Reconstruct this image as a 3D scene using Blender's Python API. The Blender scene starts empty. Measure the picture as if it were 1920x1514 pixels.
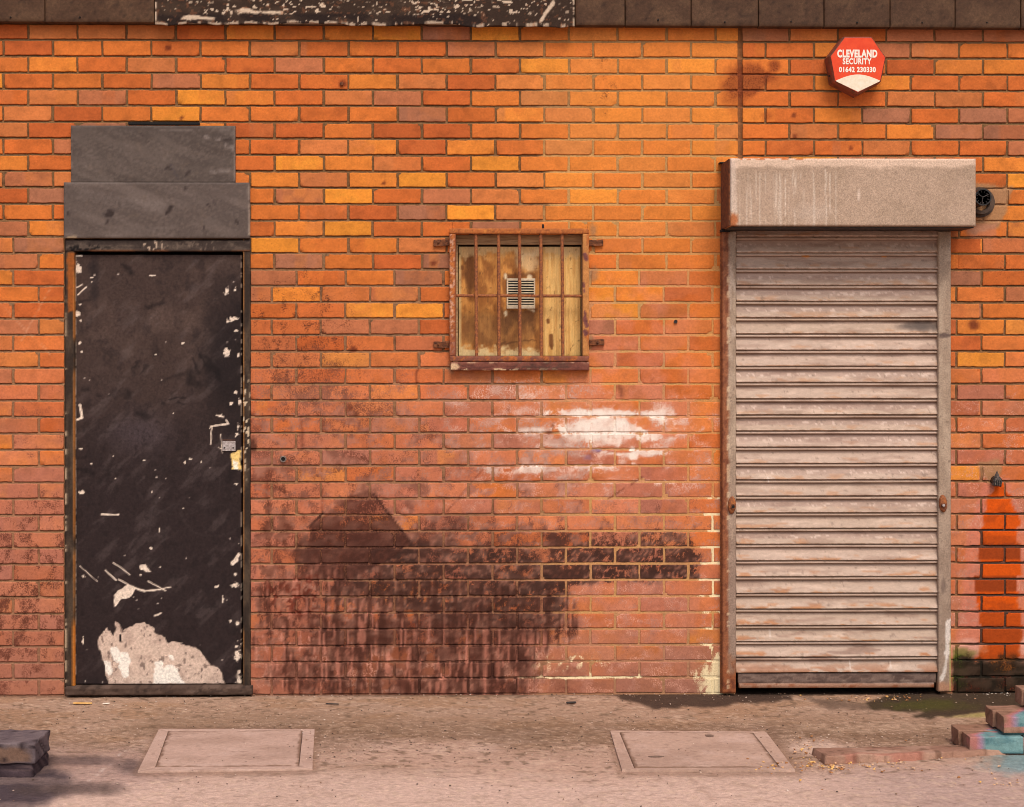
import bpy, bmesh, math, random
import numpy as np
from mathutils import Vector, Matrix

# ------------------------------------------------------------------ camera, sky, sun, exposure
F_PX, YAW, ROLL, CX, SY = 3060.4, 0.0149, 0.000265, -0.14068, -112.0
CAM_Z, CAM_D = 1.61, 7.5
scene = bpy.context.scene
C = scene.collection
cam_d = bpy.data.cameras.new("camera")
cam = bpy.data.objects.new("camera", cam_d)
C.objects.link(cam)
cam.location = (CX, -CAM_D, CAM_Z)
cam.rotation_euler = (math.radians(90), 0, -YAW)
cam_d.sensor_fit = 'HORIZONTAL'
cam_d.sensor_width = 36.0
cam_d.lens = F_PX / 1920 * 36.0
cam_d.shift_y = SY / 1920.0            # vertical shift: verticals stay parallel
cam_d.clip_start = 0.05
cam_d.clip_end = 500
scene.camera = cam

world = bpy.data.worlds.new("World")
scene.world = world
world.use_nodes = True
wn = world.node_tree
SUN_EL, SUN_AZ = math.radians(52), math.radians(14)    # azimuth: towards +x of the viewer's side
sky = wn.nodes.new('ShaderNodeTexSky')
sky.sky_type = 'NISHITA'
sky.sun_disc = False
sky.sun_elevation = SUN_EL
sky.sun_rotation = math.radians(180) - SUN_AZ
sky.air_density = 1.0
sky.dust_density = 4.0
sky.ozone_density = 1.0
bg = wn.nodes['Background']
bg.inputs['Strength'].default_value = 0.11
wn.links.new(sky.outputs[0], bg.inputs['Color'])

sl = bpy.data.lights.new("sun", 'SUN')
sl.energy = 1.15
sl.angle = math.radians(20)
sl.color = (1.0, 0.93, 0.84)
sun = bpy.data.objects.new("sun", sl)
C.objects.link(sun)
# direction from which light comes
sd = Vector((math.sin(SUN_AZ) * math.cos(SUN_EL), -math.cos(SUN_AZ) * math.cos(SUN_EL), math.sin(SUN_EL)))
sun.rotation_euler = sd.to_track_quat('Z', 'Y').to_euler()
sun.location = sd * 30

scene.view_settings.view_transform = 'Standard'
scene.view_settings.look = 'None'
scene.view_settings.gamma = 1.0
scene.view_settings.exposure = 0.76
scene.render.engine = 'CYCLES'
scene.cycles.pixel_filter_type = 'BLACKMAN_HARRIS'
scene.cycles.filter_width = 0.95

# albedo = target colour (linear) * KA
KA = np.array([0.74, 0.74, 0.74])

# ------------------------------------------------------------------ camera maths (photo pixel <-> world)
cy_, sy_ = math.cos(YAW), math.sin(YAW)
def project(x, y, z):
    X = np.asarray(x) - CX; Y = np.asarray(y) + CAM_D; Z = np.asarray(z) - CAM_Z
    u = X * cy_ - Y * sy_; w = X * sy_ + Y * cy_
    return 960 + F_PX * u / w, 757 + SY - F_PX * Z / w
def ray(px, py):
    a = (px - 960) / F_PX; b = -(py - 757 - SY) / F_PX
    return Vector((a * cy_ + sy_, -a * sy_ + cy_, b))
def P(px, py, d=0.0):
    """point of plane y=-d seen at a photo pixel -> (x, z)"""
    r = ray(px, py); t = (CAM_D - d) / r.y
    return CX + r.x * t, CAM_Z + r.z * t
def G(px, py, z=0.0):
    """point of the horizontal plane at height z seen at a photo pixel -> (x, y)"""
    r = ray(px, py); t = (z - CAM_Z) / r.z
    return CX + r.x * t, -CAM_D + r.y * t

# ------------------------------------------------------------------ numpy noise and masks
def _h(ix, iy, s):
    n = (ix.astype(np.int64) * 374761393 + iy.astype(np.int64) * 668265263 + int(s) * 1442695041) & 0xffffffff
    n = ((n ^ (n >> 13)) * 1274126177) & 0xffffffff
    n = (n ^ (n >> 16)) & 0xffffffff
    return n / 4294967295.0
def vn(x, y, s=0):
    x = np.asarray(x, float); y = np.asarray(y, float)
    xi = np.floor(x); yi = np.floor(y); fx = x - xi; fy = y - yi
    fx = fx * fx * (3 - 2 * fx); fy = fy * fy * (3 - 2 * fy)
    a = _h(xi, yi, s); b = _h(xi + 1, yi, s); c = _h(xi, yi + 1, s); d = _h(xi + 1, yi + 1, s)
    return (a + (b - a) * fx) * (1 - fy) + (c + (d - c) * fx) * fy
def fbm(x, y, o=4, s=0):
    t = 0; a = 1; n = 0
    for i in range(o):
        t = t + a * vn(x * 2 ** i, y * 2 ** i, s + i * 17); n += a; a *= 0.55
    return t / n
def ss(a, b, x):
    t = np.clip((x - a) / (b - a), 0, 1)
    return t * t * (3 - 2 * t)
def sdpoly(u, v, pts):
    """signed distance (positive inside) to polygon, in photo px of the wall"""
    d = np.full(u.shape, 1e9); inside = np.zeros(u.shape, bool)
    n = len(pts)
    for i in range(n):
        x0, y0 = pts[i]; x1, y1 = pts[(i + 1) % n]
        ex, ey = x1 - x0, y1 - y0
        t = np.clip(((u - x0) * ex + (v - y0) * ey) / (ex * ex + ey * ey + 1e-9), 0, 1)
        d = np.minimum(d, np.hypot(u - x0 - t * ex, v - y0 - t * ey))
        if ey != 0:
            c = ((y0 > v) != (y1 > v)) & (u < ex * (v - y0) / ey + x0)
            inside ^= c
    return np.where(inside, d, -d)
def poly(u, v, pts, soft=3, amp=0, sc=20, s=0):
    d = sdpoly(u, v, pts)
    if amp: d = d + (fbm(u / sc, v / sc, 4, s) - 0.5) * 2 * amp
    return ss(-soft, soft, d)
def blob(u, v, cx, cy, rx, ry, soft=.4, amp=.3, sc=12, s=0):
    d = np.hypot((u - cx) / rx, (v - cy) / ry) + (fbm(u / sc, v / sc, 3, s) - .5) * 2 * amp
    return 1 - ss(1 - soft, 1 + soft, d)
def seg(u, v, x0, y0, x1, y1, w=1.5, soft=1.0, wob=0, s=0):
    ex, ey = x1 - x0, y1 - y0
    if wob:
        u = u + (fbm(u / 9, v / 9, 2, s) - .5) * wob; v = v + (fbm(u / 9, v / 9, 2, s + 5) - .5) * wob
    t = np.clip(((u - x0) * ex + (v - y0) * ey) / (ex * ex + ey * ey + 1e-9), 0, 1)
    return 1 - ss(w - soft, w + soft, np.hypot(u - x0 - t * ex, v - y0 - t * ey))
def mix(a, b, m):
    m = np.asarray(m)[:, None]
    return a * (1 - m) + np.asarray(b, float) * m
def const(n, c): return np.tile(np.array(c, float), (n, 1))
def lin(c):
    c = np.clip(np.asarray(c, float) / 255.0, 0, 1)
    return np.where(c <= .04045, c / 12.92, ((c + .055) / 1.055) ** 2.4)
def alb(c): return np.clip(lin(c) * KA, 0, .9)

# ------------------------------------------------------------------ materials
def nodes_of(name):
    m = bpy.data.materials.new(name); m.use_nodes = True
    nt = m.node_tree; b = nt.nodes['Principled BSDF']
    return m, nt, b
def add_noise(nt, scale, detail=6, stretch=(1, 1, 1), dist=0, rough=.6):
    tc = nt.nodes.new('ShaderNodeTexCoord'); mp = nt.nodes.new('ShaderNodeMapping')
    mp.inputs['Scale'].default_value = stretch
    nz = nt.nodes.new('ShaderNodeTexNoise'); nz.inputs['Scale'].default_value = scale
    nz.inputs['Detail'].default_value = detail; nz.inputs['Roughness'].default_value = rough
    nz.inputs['Distortion'].default_value = dist
    nt.links.new(tc.outputs['Object'], mp.inputs['Vector']); nt.links.new(mp.outputs[0], nz.inputs['Vector'])
    return nz
def ramp(nt, src, stops):
    r = nt.nodes.new('ShaderNodeValToRGB'); cr = r.color_ramp
    while len(cr.elements) < len(stops): cr.elements.new(.5)
    for e, (p, c) in zip(cr.elements, stops):
        e.position = p; e.color = (*c, 1) if len(c) == 3 else c
    nt.links.new(src, r.inputs['Fac']); return r
def mixc(nt, a, b, fac, mode='MIX'):
    m = nt.nodes.new('ShaderNodeMix'); m.data_type = 'RGBA'; m.blend_type = mode
    for sock, val in ((m.inputs[0], fac), (m.inputs[6], a), (m.inputs[7], b)):
        if hasattr(val, 'links'): nt.links.new(val, sock)
        elif isinstance(val, (int, float)): sock.default_value = val
        else: sock.default_value = (*val, 1) if len(val) == 3 else val
    return m.outputs[2]
def bump(nt, b, src, strength, dist):
    bp = nt.nodes.new('ShaderNodeBump'); bp.inputs['Strength'].default_value = strength
    bp.inputs['Distance'].default_value = dist
    nt.links.new(src, bp.inputs['Height']); nt.links.new(bp.outputs[0], b.inputs['Normal'])
    return bp
def painted(name, rough=.8, fine=900, amount=.25, bumps=.3, bdist=.002, metal=0, spec=.5, stretch=(1, 1, 1), stain=None):
    """material whose own colour is the mesh's Col attribute, broken up by fine procedural grain"""
    m, nt, b = nodes_of(name)
    at = nt.nodes.new('ShaderNodeAttribute'); at.attribute_name = 'Col'
    n1 = add_noise(nt, fine, 3, stretch); n2 = add_noise(nt, fine / 6, 5, stretch)
    r1 = ramp(nt, n1.outputs['Fac'], [(.25, (1 - amount,) * 3), (.75, (1 + amount,) * 3)])
    r2 = ramp(nt, n2.outputs['Fac'], [(.25, (1 - amount * .7,) * 3), (.75, (1 + amount * .7,) * 3)])
    c = mixc(nt, at.outputs['Color'], r1.outputs[0], 1.0, 'MULTIPLY')
    c = mixc(nt, c, r2.outputs[0], 1.0, 'MULTIPLY')
    if stain:
        # second layer: splashes and soot, broken up into flecks by fine noise
        sa = nt.nodes.new('ShaderNodeAttribute'); sa.attribute_name = 'Stn'
        m1 = add_noise(nt, stain, 3, (1, 1, .8), 0, .7); m2 = add_noise(nt, stain / 1.7, 3, (1, 1, .6))
        s1 = nt.nodes.new('ShaderNodeMath'); s1.operation = 'MULTIPLY_ADD'
        nt.links.new(m1.outputs['Fac'], s1.inputs[0]); s1.inputs[1].default_value = 1.25; m2s = nt.nodes.new('ShaderNodeMath'); m2s.operation = 'MULTIPLY'; m2s.inputs[1].default_value = .5
        nt.links.new(m2.outputs['Fac'], m2s.inputs[0]); nt.links.new(m2s.outputs[0], s1.inputs[2])
        s2 = nt.nodes.new('ShaderNodeMath'); s2.operation = 'ADD'
        nt.links.new(s1.outputs[0], s2.inputs[0]); nt.links.new(sa.outputs['Alpha'], s2.inputs[1])
        mr = nt.nodes.new('ShaderNodeMapRange'); mr.interpolation_type = 'SMOOTHSTEP'
        mr.inputs['From Min'].default_value = 0.875 + .33; mr.inputs['From Max'].default_value = 0.875 + .67
        mr.inputs['To Max'].default_value = .94
        nt.links.new(s2.outputs[0], mr.inputs['Value'])
        gr_ = ramp(nt, m1.outputs['Fac'], [(.3, (.86,) * 3), (.7, (1.14,) * 3)])
        sc_ = mixc(nt, sa.outputs['Color'], gr_.outputs[0], 1.0, 'MULTIPLY')
        c = mixc(nt, c, sc_, mr.outputs[0])
    nt.links.new(c, b.inputs['Base Color'])
    b.inputs['Roughness'].default_value = rough; b.inputs['Metallic'].default_value = metal
    b.inputs['Specular IOR Level'].default_value = spec
    if bumps: bump(nt, b, n2.outputs['Fac'], bumps, bdist)
    return m
def mottled(name, c1, c2, scale=60, rough=.8, bumps=.3, bdist=.001, metal=0, c3=None, stretch=(1, 1, 1), lo=.35, hi=.65, spec=.4):
    m, nt, b = nodes_of(name)
    n = add_noise(nt, scale, 8, stretch, .3)
    st = [(lo, tuple(alb(c1))), (hi, tuple(alb(c2)))]
    if c3 is not None: st.append((min(hi + .08, 1), tuple(alb(c3))))
    r = ramp(nt, n.outputs['Fac'], st)
    nt.links.new(r.outputs[0], b.inputs['Base Color'])
    b.inputs['Roughness'].default_value = rough; b.inputs['Metallic'].default_value = metal
    b.inputs['Specular IOR Level'].default_value = spec
    if bumps: bump(nt, b, n.outputs['Fac'], bumps, bdist)
    return m

M_BRICK = painted('fired_brick', .82, 620, .22, .5, .002, spec=.12, stain=210)
M_MORTAR = painted('mortar', .95, 500, .26, .8, .004, spec=.2, stain=210)
M_PAINT = painted('old_paint', .7, 520, .42, .25, .001, spec=.15)
M_SATIN = painted('satin_sheet_metal', .6, 420, .24, .15, .001, spec=.2)
M_FELT = painted('mineral_felt', .9, 700, .22, .6, .002, spec=.2)
M_WOOD = painted('weathered_ply', .8, 260, .22, .3, .001, stretch=(3, 3, .35), spec=.25)
M_GALV = painted('galvanised_steel', .66, 900, .42, .5, .0015, spec=.25)
M_SLAT = painted('galvanised_slats', .6, 420, .20, .15, .0006, spec=.35, stretch=(.6, 1, 1.4))
M_GROUND = painted('worn_tarmac', .95, 300, .30, 1.0, .006, spec=.12, stain=240)
M_CONC = painted('cast_concrete', .93, 300, .20, .6, .003, spec=.12)
M_STUB = painted('stub_brick', .93, 300, .24, .8, .004, spec=.12)
M_RUST = mottled('rusty_iron', (116, 66, 46), (180, 108, 56), 90, .9, .8, .0015, c3=(188, 122, 74))
M_RUST_DARK = mottled('rusty_lug_iron', (70, 38, 24), (140, 82, 46), 70, .95, .8, .002)
M_FRAME = painted('rusty_grille_paint', .85, 330, .30, .7, .0015, spec=.3)
M_DARKMETAL = mottled('dark_steel', (28, 22, 20), (58, 46, 40), 40, .6, .2)
M_BLACKGAP = mottled('unlit_interior', (14, 11, 10), (22, 18, 15), 10, .9, 0)
M_PLASTIC = mottled('black_plastic', (18, 15, 15), (38, 32, 30), 60, .45, .1)
M_WHITEPL = mottled('cream_plastic', (206, 184, 150), (236, 216, 184), 60, .5, .1)
M_ZINC = mottled('plated_steel', (150, 136, 130), (205, 192, 186), 120, .45, .2, metal=.2)
M_TIMBERRAIL = mottled('weathered_rail', (150, 112, 74), (206, 164, 118), 30, .8, .3, stretch=(.3, 1, 3))
M_REDPL = mottled('red_plastic', (230, 70, 34), (240, 82, 42), 30, .45, 0, spec=.2)
M_REDSIDE = mottled('grimy_red_plastic', (106, 60, 42), (150, 72, 50), 30, .6, .1, c3=(176, 48, 32))
M_TEXT = mottled('cream_lettering', (252, 240, 220), (255, 246, 230), 80, .5, 0)
M_LENS = mottled('cream_lens', (240, 222, 190), (252, 238, 214), 60, .4, 0)
M_INWALL = mottled('plain_render_wall', (150, 120, 100), (180, 146, 120), 5, .9, .2)

# ------------------------------------------------------------------ object helpers
def tag(o, label=None, cat=None, group=None, kind=None):
    if label: o['label'] = label
    if cat: o['category'] = cat
    if group: o['group'] = group
    if kind: o['kind'] = kind
    return o
def empty(name, loc=(0, 0, 0)):
    o = bpy.data.objects.new(name, None); C.objects.link(o); o.location = loc
    o.empty_display_size = .1
    return o
def place(o, parent):
    if parent is not None:
        o.parent = parent
        o.matrix_parent_inverse = Matrix.Translation(-parent.location)
def mesh_np(name, V, Fc, mat, parent=None, col=None, smooth=True, matidx=None, stn=None):
    """V (n,3); Fc list of arrays of quads (m,4)"""
    V = np.asarray(V, np.float32); Fc = np.asarray(Fc, np.int32)
    me = bpy.data.meshes.new(name)
    me.vertices.add(len(V)); me.vertices.foreach_set('co', V.ravel())
    k = Fc.shape[1]
    me.loops.add(Fc.size); me.loops.foreach_set('vertex_index', Fc.ravel())
    me.polygons.add(len(Fc))
    me.polygons.foreach_set('loop_start', np.arange(0, Fc.size, k, dtype=np.int32))
    me.polygons.foreach_set('use_smooth', np.full(len(Fc), smooth))
    me.update(calc_edges=True)
    if col is not None: set_col(me, col)
    if stn is not None:
        a = me.attributes.new('Stn', 'FLOAT_COLOR', 'POINT')
        d = np.ones((len(V), 4), np.float32); d[:, :3] = alb(stn[:, :3]); d[:, 3] = stn[:, 3]
        a.data.foreach_set('color', d.ravel())
    mats = mat if isinstance(mat, (list, tuple)) else [mat]
    for m in mats: me.materials.append(m)
    if matidx is not None: me.polygons.foreach_set('material_index', np.asarray(matidx, np.int32))
    me.validate()
    o = bpy.data.objects.new(name, me); C.objects.link(o)
    place(o, parent)
    return o
def set_col(me, col):
    a = me.attributes.new('Col', 'FLOAT_COLOR', 'POINT')
    d = np.ones((len(me.vertices), 4), np.float32); d[:, :3] = alb(col)
    a.data.foreach_set('color', d.ravel())
def bm_obj(name, bm, mat, parent=None, smooth=False, paint=None):
    bmesh.ops.recalc_face_normals(bm, faces=bm.faces)
    me = bpy.data.meshes.new(name); bm.to_mesh(me); bm.free()
    if smooth: me.polygons.foreach_set('use_smooth', np.ones(len(me.polygons), bool))
    me.materials.append(mat)
    if paint is not None:
        co = np.empty(len(me.vertices) * 3, np.float32); me.vertices.foreach_get('co', co); co = co.reshape(-1, 3)
        set_col(me, paint(co))
    o = bpy.data.objects.new(name, me); C.objects.link(o); place(o, parent)
    return o
def bm_box(bm, x0, x1, y0, y1, z0, z1, bev=0.0, seg_=2):
    r = bmesh.ops.create_cube(bm, size=1)
    vs = r['verts']
    for v in vs:
        v.co = Vector(((x0 + x1) / 2 + v.co.x * (x1 - x0), (y0 + y1) / 2 + v.co.y * (y1 - y0), (z0 + z1) / 2 + v.co.z * (z1 - z0)))
    if bev:
        es = list({e for v in vs for e in v.link_edges})
        bmesh.ops.bevel(bm, geom=es, offset=bev, segments=seg_, affect='EDGES', profile=.6)
def bm_cyl(bm, a, b, r0, r1=None, n=14, caps=True):
    a = Vector(a); b = Vector(b); d = b - a
    r1 = r0 if r1 is None else r1
    q = d.to_track_quat('Z', 'Y').to_matrix().to_4x4()
    bmesh.ops.create_cone(bm, cap_ends=caps, segments=n, radius1=r0, radius2=r1, depth=d.length,
                          matrix=Matrix.Translation((a + b) / 2) @ q)
def pxbox(bm, px0, py0, px1, py1, dfront, dback, bev=0.0):
    """axis aligned box whose front face covers the given photo rectangle"""
    pm, qm = (px0 + px1) / 2, (py0 + py1) / 2
    x0 = P(px0, qm, dfront)[0]; x1 = P(px1, qm, dfront)[0]
    z1 = P(pm, py0, dfront)[1]; z0 = P(pm, py1, dfront)[1]
    bm_box(bm, x0, x1, -dfront, -dback, z0, z1, bev)
def rect(px0, py0, px1, py1, d):
    pm, qm = (px0 + px1) / 2, (py0 + py1) / 2
    return P(px0, qm, d)[0], P(px1, qm, d)[0], P(pm, py1, d)[1], P(pm, py0, d)[1]

def slab(name, px0, py0, px1, py1, df, db, paint, mat, parent, cell=4.0, disp=None, bev=.002, edge=None):
    """A board: finely divided front face (painted per vertex), rounded rim, sides and back. df/db: distance of front/back in front of the wall."""
    x0, x1, z0, z1 = rect(px0, py0, px1, py1, df)
    nx = max(2, int(abs(px1 - px0) / cell)); nz = max(2, int(abs(py1 - py0) / cell))
    xs = np.concatenate(([x0, x0], np.linspace(x0 + bev, x1 - bev, nx), [x1, x1]))
    zs = np.concatenate(([z0, z0], np.linspace(z0 + bev, z1 - bev, nz), [z1, z1]))
    X, Z = np.meshgrid(xs, zs)
    ny_, nx_ = X.shape
    Y = np.full(X.shape, -df)
    I = np.minimum.reduce([np.arange(nx_)[None, :] + 0 * X, (nx_ - 1 - np.arange(nx_))[None, :] + 0 * X,
                           np.arange(ny_)[:, None] + 0 * X, (ny_ - 1 - np.arange(ny_))[:, None] + 0 * X])
    Y = np.where(I == 0, -db, np.where(I == 1, -df + bev, Y))
    u, v = project(X, -df, Z)
    u = u.ravel(); v = v.ravel()
    if disp is not None:
        D = disp(u, v).reshape(X.shape); Y = np.where(I >= 1, Y - D, Y)
    if edge is not None:
        dx, dz = edge(u, v); X = X + dx.reshape(X.shape); Z = Z + dz.reshape(X.shape)
    V = np.stack([X.ravel(), Y.ravel(), Z.ravel()], 1)
    idx = np.arange(nx_ * ny_).reshape(ny_, nx_)
    Fc = np.stack([idx[:-1, :-1].ravel(), idx[:-1, 1:].ravel(), idx[1:, 1:].ravel(), idx[1:, :-1].ravel()], 1)
    col = paint(u, v)
    # back cap
    V = np.vstack([V, [[x0, -db, z0], [x1, -db, z0], [x1, -db, z1], [x0, -db, z1]]])
    b = nx_ * ny_
    Fc = np.vstack([Fc, [[b + 3, b + 2, b + 1, b]]])
    col = np.vstack([col, col[:4]])
    return mesh_np(name, V, Fc, mat, parent, col)

# ------------------------------------------------------------------ GROUND
K0Z = 3.0                      # height of bed joint 0 (just under the fascia); 40 courses of 75 mm below it
def gpx(x, y):                 # ground world -> photo px
    return project(x, y, 0 * x)
GST = {}
def rr_pre(x, y, b): return ss(.7, 1.3, x) * ss(1.1, 1.4, -y)
def ground_color(x, y):
    u, v = gpx(x, np.maximum(y, -7.0) * 1.0)
    near = (y > -3.2)
    n = len(x)
    a = fbm(x * 1.3, y * 2.2, 5, 1); b = fbm(x * 6, y * 9, 4, 2); g = fbm(x * 34, y * 34, 3, 3)
    col = const(n, (192, 156, 135))
    col = mix(col, (140, 108, 84), ss(.45, .75, a) * .55)
    col = mix(col, (196, 166, 148), ss(.5, .75, b) * .5)
    # browner dusty strip along the wall, greyer pinkish worn strip at the road side
    strip = 1 - ss(.55, 1.0, -y + (b - .5) * .6)
    col = mix(col, (172, 138, 112), strip * .6)
    col = mix(col, (166, 126, 94), ss(.5, .7, fbm(x * 3, y * 5, 4, 9)) * strip * .5)
    road = ss(1.25, 1.55, -y + (a - .5) * .4)
    col = mix(col, (218, 184, 166), road * .75)
    rr = ss(.9, 1.5, x) * ss(1.2, 1.45, -y + (b - .5) * .2)
    col = mix(col, (180, 150, 138), rr * .7)
    # coarse gravelly crumbs
    col = mix(col, (104, 82, 64), ss(.62, .72, g) * .55 * (1 - road * .7))
    col = mix(col, (214, 182, 156), ss(.66, .76, fbm(x * 40, y * 40, 2, 8)) * .5)
    band = np.exp(-((-y - .75) / .28) ** 2) * ss(.45, .6, fbm(x * 1.1, y * 2, 3, 12))
    col = mix(col, (120, 92, 70), band * .5)
    gv = ss(.30, .62, -y) * (1 - ss(.95, 1.25, -y + (b - .5) * .5)) * ss(.35, .6, fbm(x * 1.4, y * 2.4, 4, 14) + .12)
    lt = vn(x * 60, y * 60, 15)[:, None] > .62
    GST['c'] = np.where(lt, np.array([[226, 192, 164]]), np.array([[108, 82, 64]])).astype(float)
    GST['a'] = np.clip(.16 + .22 * gv + .10 * rr_pre(x, y, b), 0, 1) * (y > -2.6) * (y < 0)
    # damp patches by the wall
    w = .0
    damp = poly(u, v, [(1140, 1296), (1385, 1292), (1480, 1300), (1490, 1314), (1400, 1318), (1330, 1328), (1230, 1326), (1170, 1314)], 4, 8, 30, 21) * near
    col = mix(col, (72, 54, 44), damp * .9)
    damp2 = poly(u, v, [(1500, 1306), (1600, 1316), (1660, 1330), (1560, 1328)], 6, 7, 24, 22) * near
    col = mix(col, (104, 82, 68), damp2 * .7)
    pud = poly(u, v, [(1620, 1318), (1680, 1298), (2300, 1292), (2300, 1338), (1850, 1334), (1745, 1346), (1715, 1342), (1730, 1334), (1640, 1330)], 3, 5, 16, 23) * near
    col = mix(col, (66, 52, 38), pud * .92)
    moss = blob(u, v, 1735, 1322, 75, 9, .6, .5, 14, 24) * pud * near
    col = mix(col, (80, 80, 28), moss * .6)
    ms2 = blob(u, v, 1835, 1340, 60, 5, .6, .4, 14, 25) * near * (1 - pud)
    col = mix(col, (166, 158, 84), ms2 * .6)
    gap = poly(u, v, [(1375, 1290), (1765, 1290), (1765, 1302), (1375, 1303)], 2, 2, 10, 26) * near
    col = mix(col, (40, 30, 24), gap * .8)  # darkness of the gap under the shutter, painted into the ground
    base = (1 - ss(.0, .06, -y + (b - .5) * .05)) * near
    col = mix(col, (92, 68, 52), base * .45)
    # pale broken mortar near the kerb remnant
    pale = blob(u, v, 1530, 1400, 62, 14, .5, .5, 12, 31) * near
    col = mix(col, (222, 190, 170), pale * .7)
    pale2 = poly(u, v, [(1500, 1362), (1800, 1350), (1830, 1366), (1560, 1372)], 6, 10, 30, 32) * near
    col = mix(col, (196, 164, 138), pale2 * .5)
    # oil / blue-black paint by the broken pier
    oil = poly(u, v, [(-300, 1425), (60, 1418), (110, 1440), (150, 1460), (120, 1490), (30, 1520), (-10, 1600), (-300, 1700)], 16, 22, 40, 41) * near
    col = mix(col, (70, 58, 62), oil * (.62 + .3 * ss(.4, .6, b)))
    oil2 = blob(u, v, 140, 1425, 70, 8, .6, .5, 30, 42) * near + blob(u, v, 245, 1437, 30, 12, .6, .4, 16, 43) * near + blob(u, v, 130, 1478, 90, 12, .6, .6, 30, 44) * near
    col = mix(col, (84, 68, 62), np.clip(oil2, 0, 1) * .75)
    col = mix(col, (150, 122, 118), blob(u, v, 170, 1440, 140, 40, .6, .4, 40, 45) * near * .35 * (1 - oil))
    sc = seg(u, v, 160, 1470, 235, 1405, 1.6, 1, 4, 3) * ss(.4, .6, fbm(u / 9, v / 9, 2, 5)) * near
    col = mix(col, (214, 190, 176), sc * .7)
    # teal overspray under the right hand brick stub
    teal = blob(u, v, 1925, 1428, 70, 22, .5, .5, 16, 51) * near
    col = mix(col, (112, 152, 158), teal * .7)
    # curved crack / seam in the road
    cr = np.maximum(seg(u, v, 1070, 1514, 1105, 1490, 3, 2, 8, 6), seg(u, v, 1105, 1490, 1180, 1478, 3, 2, 8, 7)) * near
    col = mix(col, (150, 120, 100), cr * .25)
    col = mix(col, (138, 108, 90), np.maximum(seg(u, v, 1292, 1450, 1312, 1478, 3, 3, 14, 8), seg(u, v, 1312, 1478, 1340, 1500, 5, 5, 14, 8)) * .22 * near)
    # dirt round the covers
    for q in ([(255, 1449), (298, 1362), (596, 1364), (592, 1446)], [(1138, 1366), (1445, 1366), (1500, 1448), (1160, 1450)]):
        d = sdpoly(u, v, q)
        col = mix(col, (140, 108, 88), ss(-9, -1, d + (b - .5) * 8) * near * .4)
    return col

def axis_pts(lo, hi, step, far, n):
    mid = np.arange(lo, hi + step / 2, step)
    t = np.linspace(0, 1, n + 1)[1:] ** 3
    return np.concatenate(((lo - far * t)[::-1], mid, hi + far * t))
gx = axis_pts(-2.75, 2.75, .0125, 80, 26)
gy = np.concatenate((np.linspace(60, .3, 8), [.1, .03], np.arange(0, -2.3, -.011), -2.3 - 70 * np.linspace(0, 1, 22)[1:] ** 3))
X, Y = np.meshgrid(gx, gy)
x, y = X.ravel(), Y.ravel()
inner = (np.abs(x) < 3) & (y > -2.6) & (y < .2)
h = (fbm(x * 2, y * 2, 4, 61) - .5) * .010 + (fbm(x * 30, y * 30, 3, 62) - .5) * .006
uu, vv = gpx(x, np.maximum(y, -7.0))
flat = np.zeros(len(x))
for q in ([(258, 1446), (298, 1367), (590, 1367), (585, 1440)], [(1143, 1370), (1435, 1370), (1490, 1444), (1165, 1444)]):
    flat = np.maximum(flat, ss(-14, -2, sdpoly(uu, vv, q)))
edgew = 1 - ss(0, .05, -y)
z = h * (1 - flat) * (1 - edgew) * inner - .003 - .003 * flat * inner
idx = np.arange(len(x)).reshape(X.shape)
Fc = np.stack([idx[:-1, :-1].ravel(), idx[1:, :-1].ravel(), idx[1:, 1:].ravel(), idx[:-1, 1:].ravel()], 1)
gcol = ground_color(x, y)
ground = mesh_np('ground', np.stack([x, y, z], 1), Fc, M_GROUND, None, gcol, stn=np.column_stack([GST['c'], GST['a']]))
tag(ground, kind='structure')

# ------------------------------------------------------------------ BUILDING
bld = empty('commercial_building', (0, 0, 0))
tag(bld, 'orange brick commercial building with scuffed black door, boarded window and dark fascia panels', 'building')

# openings in the brickwork (world x0,x1,z0,z1)
def wrect(px0, py0, px1, py1):
    x0, x1, z0, z1 = rect(px0, py0, px1, py1, 0); return [x0, x1, z0, z1]
HOLES = [wrect(121, 449, 470, 1300), wrect(848, 440, 1101, 689), wrect(1378, 440, 1763, 1300)]
HOLES[0][2] = -.2; HOLES[2][2] = -.2

def subtract(r, h):
    x0, x1, z0, z1 = r; a0, a1, c0, c1 = h
    if a0 >= x1 or a1 <= x0 or c0 >= z1 or c1 <= z0: return [r]
    out = []
    if a0 > x0: out.append((x0, a0, z0, z1))
    if a1 < x1: out.append((a1, x1, z0, z1))
    m0, m1 = max(x0, a0), min(x1, a1)
    if c0 > z0: out.append((m0, m1, z0, c0))
    if c1 < z1: out.append((m0, m1, c1, z1))
    return [q for q in out if q[1] - q[0] > .012 and q[3] - q[2] > .010]

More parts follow.
